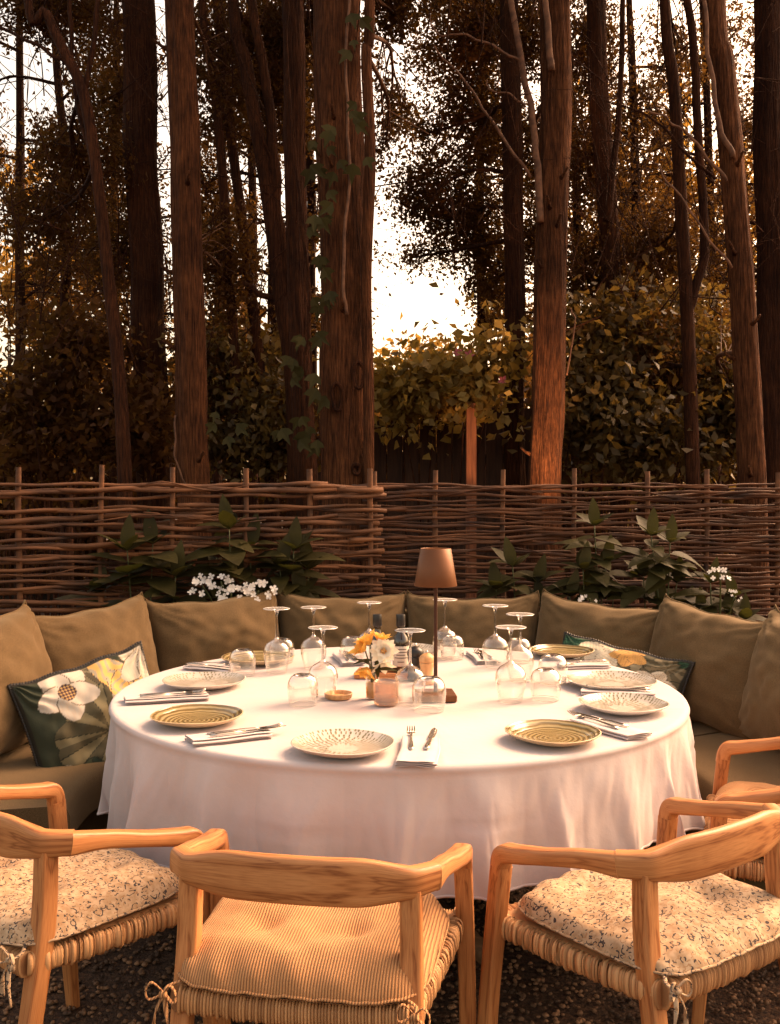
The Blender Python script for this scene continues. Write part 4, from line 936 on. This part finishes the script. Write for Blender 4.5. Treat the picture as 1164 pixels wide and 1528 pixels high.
# ================================================================ tableware
ZT = TZ + .0015
def plate(label, px, py, kind, r=.13, seed=0, tilt=0):
    p = onz(px, py, ZT + .012)
    root = thing('dinner_plate', label, 'plate', (p.x, p.y, ZT), group='plates laid round the table'); rng = random.Random(seed)
    n = 72
    def rim(a): return 1 + .012 * math.sin(2 * a + seed) + .008 * math.sin(3 * a + seed * 2)
    def lathe_wob(prof, name, m):
        mb = MB(); mb.lathe(prof, n); V = []
        for (x, y, z) in mb.v:
            a = math.atan2(y, x); V.append((x * rim(a), y * rim(a), z + .0012 * math.sin(3 * a + seed) * min(1, math.hypot(x, y) / r)))
        mb.v = V; return mb.build(name, m, root, auto=60)
    um = M['plate_under'] if kind == 'green' else M['plate_white']; tm = M['plate_green'] if kind == 'green' else M['plate_white']
    lathe_wob([(0, .0005), (r * .55, .0005), (r * .62, .003), (r * .9, .015), (r, .0235), (r + .001, .0255), (r - .002, .0265)], 'underside', um)
    lathe_wob([(r - .002, .0265), (r - .012, .0205), (r * .80, .0115), (r * .66, .0078), (r * .4, .0068), (0, .0065)][::-1], 'face', tm)
    if kind == 'white':
        mb = MB()
        for ring in range(3, 13):
            rr = r * (.12 + ring * .069); m_ = int(2 * math.pi * rr / .0125)
            for q in range(m_):
                a = 2 * math.pi * (q + .5 * (ring % 2)) / m_ + rng.uniform(-.02, .02)
                if rng.random() < .10: continue
                l = .0052 * rng.uniform(.7, 1.25) * (1 if ring < 11 else .9); w = .0026 * rng.uniform(.7, 1.2)
                def zz(rho):
                    P = [(0, .0065), (r * .4, .0068), (r * .66, .0078), (r * .80, .0115), (r - .012, .0205), (r - .002, .0265)]
                    for (a1, b1), (a2, b2) in zip(P, P[1:]):
                        if rho <= a2: return b1 + (b2 - b1) * (rho - a1) / (a2 - a1)
                    return .0265
                vs = []
                for dx, dy in ((-1, 0), (-.3, 1), (.6, .8), (1, 0), (.6, -.8), (-.3, -1)):
                    rho = min(rr + dx * l, r * .985 - .001); t = dy * w / rr; al = a + t
                    vs.append((rho * rim(al) * math.cos(al), rho * rim(al) * math.sin(al), zz(rho) + .0006 + .0012 * math.sin(3 * al + seed) * min(1, rho / r)))
                mb.add(vs, [(0, 5, 4, 3, 2, 1)])
        mb.build('dash_pattern', M['plate_dash'], root)
    return p
plate('green glazed plate nearest the left front of the cloth', 294, 1072, 'green', .125, 1)
plate('white plate with grey-green dashes at the near centre of the table', 512, 1114, 'white', .126, 2)
plate('green glazed plate at the right front of the cloth', 825, 1098, 'green', .122, 3)
plate('white dashed plate at the right edge, nearer of the two there', 930, 1054, 'white', .130, 4)
plate('white dashed plate at the far right, beyond the nearer right one', 912, 1019, 'white', .148, 5)
plate('white dashed plate at the left edge behind the green one', 305, 1019, 'white', .135, 6)
plate('pale green plate at the back left behind the wine glasses', 385, 984, 'green', .135, 7)
plate('pale green plate at the back right in front of the half-hidden floral pillow', 838, 974, 'green', .125, 8)
plate('white dashed plate at the back of the table behind the pepper mills', 612, 972, 'white', .125, 9)

def fork_mb(L=.195):
    parts = {}
    h = MB(); h.sweep([(0, 0, .001), (.02, 0, .0016), (.06, 0, .003), (.10, 0, .0045), (.125, 0, .004), (.14, 0, .003)], [.0045, .006, .0045, .0028, .0028, .005], [.0012, .0014, .0014, .0014, .0013, .001], n=10, k=3)
    parts['handle'] = h
    t = MB(); t.sweep([(.138, 0, .003), (.146, 0, .0022), (.156, 0, .002), (.160, 0, .0022)], [.005, .010, .0115, .0118], [.001] * 4, n=10, k=4)
    for q in (-1.5, -.5, .5, 1.5):
        t.sweep([(.158, q * .0062, .0022), (.175, q * .0062, .003), (.19, q * .0062, .0055), (.20, q * .0060, .0095)], [.0020, .0019, .0017, .0008], [.0009] * 4, n=6, k=3)
    parts['tines'] = t; return parts
def knife_mb():
    h = MB(); h.sweep([(0, 0, .002), (.02, 0, .0032), (.06, 0, .0036), (.095, 0, .003)], [.0055, .0072, .0062, .0045], [.002, .003, .003, .002], n=10, k=2.6)
    b = MB(); b.sweep([(.093, 0, .003), (.105, 0, .003), (.15, .0, .003), (.19, .001, .003), (.21, .003, .003)], [.0045, .0085, .0095, .0085, .002], [.0012, .0007, .0006, .0006, .0005], n=8, k=2.4)
    return {'handle': h, 'blade': b}
def napkin_mb(L, W, seed):
    rng = random.Random(seed); mb = MB()
    # one long cloth folded three times: a serpentine section swept along the napkin
    sec = []; lay = 4; g = .0034
    for k in range(lay):
        z = .002 + k * g * 1.15; wv = W / 2 * (1 - .03 * k)
        rngx = np.linspace(-1, 1, 12) if k % 2 == 0 else np.linspace(1, -1, 12)
        for u in rngx: sec.append((u * wv, z + .0010 * math.sin(u * 4 + k + seed)))
        if k < lay - 1:
            sgn = 1 if k % 2 == 0 else -1
            for a in (-.9, 0, .9): sec.append((sgn * (wv + .003 * math.cos(a)), z + g * .575 + g * .5 * math.sin(a)))
    th = .0011; n = len(sec); pts = []
    nl = 16
    V = []
    for i in range(nl + 1):
        t = i / nl; x = L * t
        for side in (1, -1):
            for (y, z) in sec:
                V.append((x + .003 * math.sin(y * 60 + seed), y + .002 * math.sin(t * 7 + seed), z + side * th * .5 + .0015 * noise.noise(Vector((x * 20, y * 20, seed)))))
    F = []
    for i in range(nl):
        for s_ in (0, 1):
            for j in range(n - 1):
                a = i * 2 * n + s_ * n + j; b = a + 2 * n; F.append((a, a + 1, b + 1, b) if s_ else (a, b, b + 1, a + 1))
    for i in (0, nl):
        for j in range(n - 1): a = i * 2 * n + j; F.append((a, a + 1, a + n + 1, a + n))
    mb.add(V, F); return mb
SETS = [ # napkin near end, far end (px), plate phrase, extra push of the cutlery towards far end, width
 ((622,1139),(629,1100), 'the near centre dashed plate, pointing away from the viewer', .075, .095),
 ((283,1104),(400,1091), 'the left front green plate', .045, .075),
 ((186,1043),(312,1036), 'the left edge dashed plate', .02, .085),
 ((283,992),(350,998), 'the back left pale green plate', .0, .085),
 ((955,1097),(868,1072), 'the right front green plate', .05, .085),
 ((978,1033),(868,1029), 'the two dashed plates at the right edge', .0, .075),
 ((905,990),(835,992), 'the plate farthest right at the back', .0, .085),
 ((730,988),(705,966), 'the back cushion right of the lamp', .0, .085),
 ((528,990),(500,962), 'the back cushion left of the flower vase', .0, .085)]
protoF = protoK = None
for i, (a, b, ph, push, W) in enumerate(SETS):
    A = onz(*a, ZT + .01); B = onz(*b, ZT + .01); d = (B - A); L = max(.16, min(.25, d.length)); rz = math.atan2(d.y, d.x)
    o = napkin_mb(L, W, i + 1).build('folded_napkin', M['napkin'], auto=50); o.location = (A.x, A.y, ZT); o.rotation_euler = (0, 0, rz)
    tag(o, 'folded white napkin beside ' + ph, 'napkin', 'folded napkins laid round the table')
    for kind in ('fork', 'knife'):
        if kind == 'fork':
            if protoF is None:
                r = protoF = thing('fork', '', 'fork')
                for k, m in fork_mb().items(): m.build(k, M['steel'], r)
            else: r = copy_tree(protoF)
        else:
            if protoK is None:
                r = protoK = thing('knife', '', 'knife')
                for k, m in knife_mb().items(): m.build(k, M['steel'], r)
            else: r = copy_tree(protoK)
        side = (-1 if kind == 'knife' else 1) * (W * .19) * (1 if i % 2 == 0 or i == 4 else 1)
        off = Vector((L * .5 - .10 + push, side, ZT + .0165)); ca, sa = math.cos(rz), math.sin(rz)
        r.location = (A.x + off.x * ca - off.y * sa, A.y + off.x * sa + off.y * ca, off.z); r.rotation_euler = (0, 0, rz + (.05 if kind == 'knife' else -.04) * (1 if i % 3 else -1.5))
        tag(r, 'steel %s on the napkin beside %s' % (kind, ph), kind, kind.replace('knife', 'knive') + 's laid on the napkins')

def glass_proto_wine():
    r = thing('wine_glass', '', 'glass'); H = .215
    # upside down: the rim rests on the cloth, the foot is on top
    bowl = [(.0335, 0), (.0375, .02), (.0435, .045), (.0455, .062), (.0435, .080), (.035, .096), (.020, .107), (.008, .114), (.0045, .120)]
    MB().lathe(catp(bowl), 40).build('bowl', M['glass'], r)
    MB().lathe(catp([(.0045, .119), (.0038, .14), (.0037, .17), (.0045, .195), (.0075, .206), (.012, .2115)]), 18).build('stem', M['glass_solid'], r)
    ft = MB().lathe([(0, .2095), (.010, .2095), (.022, .2122), (.0435, .2138), (.0448, .2146), (.0435, .2156), (.02, .2160), (0, .2155)], 40).build('foot', M['glass_foot'], r)
    MB().lathe([(.0438, .2136), (.0455, .2146), (.0438, .2158), (.0422, .2147), (.0438, .2136)], 40).build('foot_edge', M['glass_rim'], ft)
    MB().lathe([(.0329, .0004), (.0338, .0012), (.0329, .0020), (.0320, .0012), (.0329, .0004)], 40).build('rim', M['glass_rim'], r)
    return r
def catp(pr, k=4):
    P = catmull([(r, 0, z) for r, z in pr], k); return [(max(0, p.x), p.z) for p in P]
def glass_proto_tumbler():
    r = thing('tumbler', '', 'glass')
    out = catp([(.0375, 0), (.041, .018), (.0435, .04), (.0425, .058), (.036, .074), (.026, .083), (.019, .0855)])
    MB().lathe(out + [(0, .0862)], 40).build('wall', M['glass'], r)
    MB().lathe([(.0369, .0004), (.0380, .0013), (.0369, .0022), (.0360, .0013), (.0369, .0004)], 40).build('rim', M['glass_rim'], r)
    MB().lathe([(0, .078), (.020, .079), (.026, .0805), (.0265, .0822), (.018, .0850), (0, .0853)], 30).build('base', M['glass_solid'], r)
    return r
WG = [(413,1007,1.0,'wine glass nearest the back left pale green plate'), (468,1001,.98,'wine glass behind the pair left of the flower vase'), (482,1046,.97,'near wine glass standing left of the round wooden coaster'),
      (551,990,.98,'wine glass hidden behind the yellow flowers'), (612,1054,.98,'wine glass directly in front of the bottles, beside the lamp stem'), (664,986,1.0,'wine glass just behind the lamp stem on its right'),
      (739,1000,1.0,'wine glass farthest back in the cluster right of the lamp'), (776,1020,1.0,'wine glass in the middle of the right cluster'), (762,1050,1.0,'wine glass nearest the viewer in the right cluster')]
pw = None
for px, py, s, lab in WG:
    if pw is None: r = pw = glass_proto_wine()
    else: r = copy_tree(pw)
    p = onz(px, py - 4, ZT); r.location = p; s *= 1.06; r.scale = (s, s, s); tag(r, 'upside-down ' + lab, None, 'upside-down wine glasses')
TG = [(362,1012,1.0,'tumbler farthest left, beside the left edge dashed plate'), (421,993,1.0,'tumbler behind the wine glass at back left'), (526,990,1.0,'tumbler just left of the yellow flowers at the back'),
      (452,1056,1.0,'tumbler nearest the viewer left of the round wooden coaster'), (675,988,1.0,'tumbler right of the lamp stem at the back'), (774,993,1.0,'tumbler at the back of the right cluster'),
      (825,1024,1.05,'tumbler farthest right, in front of the back right plate'), (814,1048,1.03,'tumbler at the near right of the right cluster'), (640,1065,1.08,'tumbler in front of the bronze lamp base')]
pt = None
for px, py, s, lab in TG:
    if pt is None: r = pt = glass_proto_tumbler()
    else: r = copy_tree(pt)
    p = onz(px, py - 5, ZT); r.location = p; s *= 1.08; r.scale = (s, s, s); tag(r, 'upside-down ' + lab, None, 'upside-down tumblers')

def lamp():
    p = onz(650, 1043, ZT); root = thing('table_lamp', 'slim cordless table lamp with a brown conical shade', 'lamp', (p.x, p.y, ZT), R(4))
    MB().box((0, 0, .011), (.060, .055, .011), bev=.003).build('base', M['bronze'], root, auto=30)
    MB().box((0, 0, -.0001), (.056, .051, .0012)).build('base_foot', M['black'], root)
    MB().lathe([(.0062, .02), (.0058, .34), (.0058, .43)], 16).build('stem', M['bronze_dark'], root)
    MB().lathe([(.0660, .352), (.0666, .3535), (.0478, .4675), (.0470, .4680), (.0462, .4672), (.0640, .3535), (.0660, .352)], 56).build('shade', M['bronze'], root, auto=50)
    MB().lathe([(0, .4610), (.0468, .4610), (.0468, .4628), (0, .4640)], 48).build('shade_top', M['lamp_white'], root)
lamp()
def bottle(px, py, label, seed):
    p = onz(px, py, ZT + .012); root = thing('condiment_bottle', label, 'bottle', (p.x, p.y, ZT + .0125), group='small dark condiment bottles on the wooden tray')
    MB().lathe([(0, 0), (.026, 0), (.029, .004), (.029, .105), (.025, .122), (.0135, .138), (.0125, .165), (.0135, .168), (0, .168)], 32).build('glass_body', M['darkglass'], root, auto=50)
    MB().lathe([(.0155, .160), (.0162, .162), (.0162, .198), (.0150, .201), (0, .201)], 28).build('cap', M['blackcap'], root, auto=40)
    lb = MB(); lb.grid(lambda u, v: Vector((.0296 * math.sin(-1.3 + 2.6 * u), -.0296 * math.cos(-1.3 + 2.6 * u), .022 + .070 * v)), 16, 1); lab = lb.build('paper_label', M['label'], root)
    tb = MB()
    for k, (z, w) in enumerate(((.080, .7), (.070, .9), (.060, .55), (.050, .8), (.036, .4))):
        tb.grid(lambda u, v: Vector((.0300 * math.sin(-w + 2 * w * u), -.0300 * math.cos(-w + 2 * w * u), z + .003 * v)), 10, 1)
    tb.build('label_lines', M['ink'], lab)
bottle(563, 1002, 'dark bottle with a flat black cap rising behind the white flower', 1)
bottle(598, 1002, 'dark bottle with a cream label between the white flower and the lamp stem', 2)
def tray():
    p = onz(572, 1010, ZT); root = thing('wooden_tray', 'reddish wooden tray holding bottles behind the vase', 'tray', (p.x, p.y, ZT), R(-8))
    MB().box((0, 0, .005), (.095, .05, .005), bev=.002).build('base', M['tray'], root, auto=30)
    for x, y, a, b in ((0, .046, .0945, .004), (0, -.046, .0945, .004), (.0905, 0, .004, .0415), (-.0905, 0, .004, .0415)): MB().box((x, y, .0165), (a, b, .0062), bev=.002).build('rim', M['tray'], root, auto=30)
tray()
def coaster():
    p = onz(505, 1042, ZT); root = thing('wooden_coaster', 'small round wooden dish standing left of the candle glass', 'dish', (p.x, p.y, ZT))
    MB().lathe([(0, 0), (.036, 0), (.042, .004), (.044, .016), (.042, .018), (.039, .016), (.036, .007), (0, .006)], 40).build('bowl', M['lightwood'], root, auto=50)
coaster()
def mill(px, py, label, m, s):
    p = onz(px, py, ZT); root = thing('pepper_mill', label, 'mill', (p.x, p.y, ZT)); root.scale = (s, s, s)
    MB().lathe(catp([(.027, 0), (.0275, .01), (.022, .03), (.0205, .045), (.024, .062), (.025, .070)]) + [(.024, .0715), (0, .0715)], 32).build('body', m, root, auto=50)
    MB().lathe([(0, .0725), (.024, .0725)] + catp([(.0255, .074), (.026, .082), (.023, .092), (.012, .101)]) + [(0, .103)], 32).build('head', m, root, auto=50)
    MB().lathe([(.004, .102), (.0055, .106), (.003, .111), (0, .112)], 14).build('knob', M['steel'], root)
mill(637, 1020, 'light wooden mill just left of the lamp stem', M['lightwood'], 1.0)
mill(620, 1014, 'curvy black mill tucked between the bottle and the wooden mill', M['blackcap'], 1.12)
def candle():
    p = onz(576, 1052, ZT); root = thing('candle_glass', 'amber pressed-glass candle holder in the middle of the table', 'candle holder', (p.x, p.y, ZT))
    n = 60; mb = MB(); V = []
    prof = [(0, .003), (.034, .003), (.036, .006)] + [(.0365 + .0012 * i / 26, .006 + .066 * i / 26) for i in range(1, 27)] + [(.0370, .0735), (.035, .072), (.034, .04), (.033, .012), (0, .010)]
    for j, (r, z) in enumerate(prof):
        for i in range(n):
            a = 2 * math.pi * i / n; k = 0
            if 4 < j < 29 and z > .028: k = .0011 * max(0, math.sin(i * math.pi / 2.5)) * max(0, math.sin(j * 2.1))
            V.append(((r + k) * math.cos(a), (r + k) * math.sin(a), z))
    mb.add(V, [(j * n + i, j * n + (i + 1) % n, (j + 1) * n + (i + 1) % n, (j + 1) * n + i) for j in range(len(prof) - 1) for i in range(n)])
    mb.build('tumbler_body', M['amber'], root)
    MB().lathe([(0, .0105), (.0325, .0105), (.0325, .026), (0, .0255)], 32).build('wax', M['wax'], root)
candle()
def vase():
    p = onz(556, 1042, ZT); root = thing('bud_vase', 'slim clear vase holding the yellow and white flowers', 'vase', (p.x, p.y, ZT))
    MB().lathe(catp([(.0, .001), (.020, .001), (.022, .01), (.022, .05), (.020, .075), (.0185, .085), (.020, .095)]), 32).build('glass_body', M['glass'], root)
    MB().lathe([(0, .004), (.0205, .005), (.0212, .05), (0, .05)], 28).build('water', mat('vase_water', (.50, .26, .04), None, .1, trans=.4, transcol=(.8, .5, .1)), root)
    fr = thing('flower_bunch', 'bunch of one white dahlia-like bloom and yellow tulips in the slim vase', 'flowers', (p.x, p.y, ZT)); rng = random.Random(3)
    def flower(name, c, ax, n, L, W, m, rings, cup):
        mb = MB(); ax = Vector(ax).normalized(); s = ax.orthogonal().normalized(); t = ax.cross(s)
        for r_ in range(rings):
            for i in range(n):
                a = 2 * math.pi * (i + .5 * r_) / n + rng.uniform(-.08, .08); rd = s * math.cos(a) + t * math.sin(a); k = cup + .35 * r_
                d = rd + ax * k; leaf_mb(mb, Vector(c) + rd * .003, d, ax, L * (1 - .16 * r_) * rng.uniform(.9, 1.1), W, curl=.22 - .1 * r_, fold=.25)
        return mb.build(name, m, fr)
    f = Vector((.034, -.012, .152)); w = flower('white_bloom', f, (.1, -1, .25), 8, .046, .030, M['petal_cream'], 3, .12)
    hm = MB()
    for i in range(14):
        a = i * 2.4; q = .004 * math.sqrt(i) * .6; c = f + Vector((q * math.cos(a), -.012, q * math.sin(a))); hm.sweep([c + Vector((0, .008, 0)), c + Vector((0, -.004, 0))], .0016, n=5)
    hm.build('flower_centre', M['petal_yellow'], w)
    for c, ax, L, W in (((-.022, -.01, .150), (-.75, -.3, .6), .050, .036), ((-.008, -.002, .168), (-.5, -.1, .9), .048, .034), ((.024, .01, .172), (.15, 0, 1), .046, .030), ((-.016, -.012, .10), (-.3, -.4, -.9), .05, .034)):
        flower('yellow_tulip', c, ax, 5, L, W, M['petal_yellow'], 2, 1.25)
    flower('white_bloom', (.030, -.018, .118), (.2, -.6, -.8), 5, .048, .030, M['petal_cream'], 1, .9)
    sb = MB()
    for c in ((.034, -.01, .15), (-.022, -.008, .148), (-.008, 0, .166), (.024, .01, .17)): sb.sweep(catmull([(rng.uniform(-.008, .008), 0, .008), (c[0] * .3, c[1] * .3, .09), c], 5), .0024, n=6)
    sb.build('stalks', M['stem'], fr); lb = MB()
    for c, d, L in (((0, -.01, .10), (-.5, -.3, .5), .07), ((.01, -.014, .09), (.5, -.3, .2), .075), ((0, -.01, .12), (-.8, -.2, .1), .06), ((.012, -.016, .125), (.15, -.3, -1), .06), ((.01, .01, .12), (.2, .2, .9), .06)): leaf_mb(lb, c, d, (0, -.4, 1), L, L * .34, .35)
    lb.build('flower_leaves', M['leaf_plant'], fr)
vase()

# ================================================================ chairs
def uvb(mb, name, m, parent, npts, n, L, auto=None):
    o = mb.build(name, m, parent, auto=auto); add_uv_along(o, npts, n, L); return o
def chair(name, label, cushion, loc, rz):
    r = thing(name, label, 'chair', loc, rz, 'teak armchairs round the table'); n = 20
    # rear legs: lean back towards the floor
    for sx in (-1, 1):
        P = catmull([(sx * .236, -.262, 0), (sx * .226, -.215, .25), (sx * .216, -.168, .50), (sx * .213, -.158, .655)], 6)
        W = lerp_list([.016, .0195, .0208, .0205], 6); H = lerp_list([.016, .0195, .0208, .0195], 6)
        uvb(MB().sweep(P, W, H, up=(0, 1, 0), k=5, n=n), 'leg', M['teak'], r, len(P), n, .66, 50)
    for sx in (-1, 1):
        P = catmull([(sx * .286, .235, 0), (sx * .286, .215, .25), (sx * .281, .192, .48), (sx * .278, .182, .575)], 6)
        W = lerp_list([.015, .0185, .0195, .020], 6)
        uvb(MB().sweep(P, W, W, up=(0, 1, 0), k=5, n=n), 'leg', M['teak'], r, len(P), n, .58, 50)
        # armrest: from the back rail, waisted, to a rounded front corner that turns down into the front leg
        P = catmull([(sx * .2495, -.131, .6680), (sx * .257, -.045, .655), (sx * .267, .05, .632), (sx * .275, .130, .614), (sx * .2785, .166, .606), (sx * .279, .179, .590), (sx * .2785, .1845, .560)], 6)
        W = lerp_list([.0178, .0175, .0205, .0215, .021, .0203, .0198], 6); H = lerp_list([.0240, .0185, .0165, .0185, .0205, .0203, .0198], 6)
        uvb(MB().sweep(P, W, H, k=4.2, n=n), 'armrest', M['teak'], r, len(P), n, .40, 55)
    # back rail: one curved board, deep in the middle, narrowing over the rear legs
    P = []; W = []; H = []; m = 40
    for i in range(m + 1):
        u = -1 + 2 * i / m; au = abs(u)
        x = .252 * u; y = -.200 + .050 * au ** 2.2 + .030 * max(0, au - .85) / .15
        z = .668 + .006 * (1 - au * au); hh = .0445 * (1 - ss((au - .45) / .55) * .44)
        P.append((x, y, z)); W.append(.0125 + .006 * ss((au - .6) / .3)); H.append(hh)
    uvb(MB().sweep(P, W, H, k=4, n=n), 'back_rail', M['teak'], r, len(P), n, .55, 55)
    # aprons under the woven seat
    for a, b in (((-.20, -.190, .432), (.20, -.190, .432)), ((-.25, .195, .432), (.25, .195, .432)), ((-.208, -.18, .432), (-.252, .185, .432)), ((.208, -.18, .432), (.252, .185, .432))):
        uvb(MB().sweep([a, b], .008, .012, k=5, n=n), 'apron', M['teak'], r, 2, n, .45, 50)
    # woven seat: four rolls wound with cord, and the inner weave
    rng = random.Random(5); wv = MB(); tone = []; tn = [rng.uniform(.45, 1) for _ in range(97)]; Q = [(-.218, -.205), (.218, -.205), (.268, .212), (-.268, .212)]
    for e in range(4):
        (x0, y0), (x1, y1) = Q[e], Q[(e + 1) % 4]; L = math.hypot(x1 - x0, y1 - y0); cords = int(L / .0062); seg = cords * 4; rr = [rng.uniform(.86, 1.10) for _ in range(cords + 1)]; pts = []; A = []; B = []
        for i in range(seg + 1):
            t = i / seg; c = i / 4; f = .70 + .30 * abs(math.sin(math.pi * c)) ** .6; q = rr[int(c) % len(rr)] * f; tone.extend([tn[int(c) % len(tn)] * (.35 if i % 4 == 0 else 1)] * 12)  # ring between cords darkened: crease shade put into the cord colour
            pts.append((x0 + (x1 - x0) * t + (y1 - y0) / L * rng.uniform(-.001, .001), y0 + (y1 - y0) * t, .438 - .006 * math.sin(math.pi * t))); A.append(.018 * q); B.append(.0265 * q)
        wv.sweep(pts, A, B, n=12, k=2.6)
    nn = 60
    def inner(u, v):
        x = -1 + 2 * u; y = -1 + 2 * v; hw = .218 + (.05) * v
        d = max(abs(x), abs(y)); return Vector((x * hw, -.205 + .417 * v, .458 - .010 * (1 - d) + .0018 * math.sin(d * 130)))
    wv.grid(inner, nn, nn); tone += [.6] * ((nn + 1) ** 2)
    T = np.array(tone)[:, None]; cc = np.array([[.20, .07, .02]]) * (1 - T) + np.array([[.66, .36, .155]]) * T
    wv.build('woven_seat', M['rush'], r, cols=np.concatenate([cc, np.ones((len(cc), 1))], 1))
    # tied seat cushion
    cm = MB(); N_ = 70; ph = 1.3 if cushion == 'cord' else 4.1
    def cu(u, v, top):
        x = math.sin((u - .5) * math.pi); y = math.sin((v - .5) * math.pi)
        sx_ = math.copysign(abs(x), x); sup = (abs(x) ** 5 + abs(y) ** 5) ** .2; mx = max(abs(x), abs(y), 1e-6); q = mx / max(sup, 1e-6); x2, y2 = x * q, y * q
        hw = .238 + .020 * (y2 + 1) / 2; X = x2 * hw; Y = -.014 + y2 * .224
        e = (1 - mx ** 5) ** .55 if mx < 1 else 0
        if not top: return Vector((X * .985, Y * .985, .458 + .012 * (1 - e)))
        h = .004 + (.064 if cushion == 'cord' else .050) * e
        for tx, ty in ((-.09, -.08), (.09, -.08), (-.09, .09), (.09, .09)): h -= .020 * math.exp(-((X - tx) ** 2 + (Y - ty) ** 2) / .0011)
        h += .016 * noise.noise(Vector((X * 7 + ph, Y * 7, 0))) * e + .007 * noise.noise(Vector((X * 20 + ph, Y * 16, 3))) * e
        h += .006 * math.sin(X * 75 + 3 * noise.noise(Vector((X * 5, ph, 0)))) * math.exp(-((1 - mx) * 7) ** 2) * min(1, (1 - mx) * 30 + .2)
        return Vector((X, Y, .472 + h))
    cm.grid(lambda u, v: cu(u, v, True), N_, N_); cm.grid(lambda u, v: cu(1 - u, v, False), 30, 30)
    cmat = M['cord'] if cushion == 'cord' else M['floral']
    co = cm.build('seat_cushion', cmat, r)
    E = []
    for k in range(161):
        a = 2 * math.pi * k / 160; c, s = math.cos(a), math.sin(a); mx = max(abs(c), abs(s)); p = cu(.5 + math.asin(max(-1, min(1, c / mx))) / math.pi, .5 + math.asin(max(-1, min(1, s / mx))) / math.pi, True); E.append(p * 1.0 + Vector((c * .002, s * .002, .001 + .0009 * math.sin(k * 1.7))))
    MB().sweep(E, .0035, .0028, n=6, caps=False).build('seam', cmat, co)
    for sx in (-1, 1):
        tm = MB(); b = Vector((sx * .232, -.246, .468)); st = []
        for q, (dx, dz) in enumerate(((-.03, .010), (.028, .006))):
            tm.sweep(catmull([b, b + Vector((dx * .6, -.012, dz + .014)), b + Vector((dx, -.014, dz)), b + Vector((dx * .8, -.012, dz - .018)), b], 5), .0038, .0014, n=6, k=3)
        tm.sweep(catmull([b, b + Vector((-.012, -.012, -.03)), b + Vector((-.018, -.010, -.075))], 5), .0045, .0014, n=6, k=3); tm.sweep(catmull([b, b + Vector((.010, -.014, -.03)), b + Vector((.016, -.012, -.085))], 5), .0045, .0014, n=6, k=3)
        tm.sweep([b + Vector((-.006, -.006, 0)), b + Vector((.006, -.006, 0))], .006, n=8); tm.sweep(catmull([b, b + Vector((0, .02, .004)), b + Vector((-sx * .02, .04, .006))], 4), .004, .0015, n=6)
        tm.build('tie', cmat, co)
    return r
def place(src, label, loc, deg):
    c = copy_tree(src); c.location = loc; c.rotation_euler = (0, 0, R(deg)); c['label'] = label; return c
cA = chair('armchair', 'teak armchair with a ribbed tan corduroy cushion, back to the viewer at front centre', 'cord', (-.145, 1.955, 0), R(-9.5))
cD = chair('armchair', 'teak armchair with a small-patterned cream cushion at front right', 'floral', (.575, 2.095, 0), R(35))
place(cD, 'teak armchair with a patterned cream cushion at front left, cut off by the left edge', (-.775, 2.215, 0), -38)
place(cA, 'teak armchair with a tan corduroy cushion at far right, behind the patterned-cushion chair', (1.10, 2.62, 0), 70)
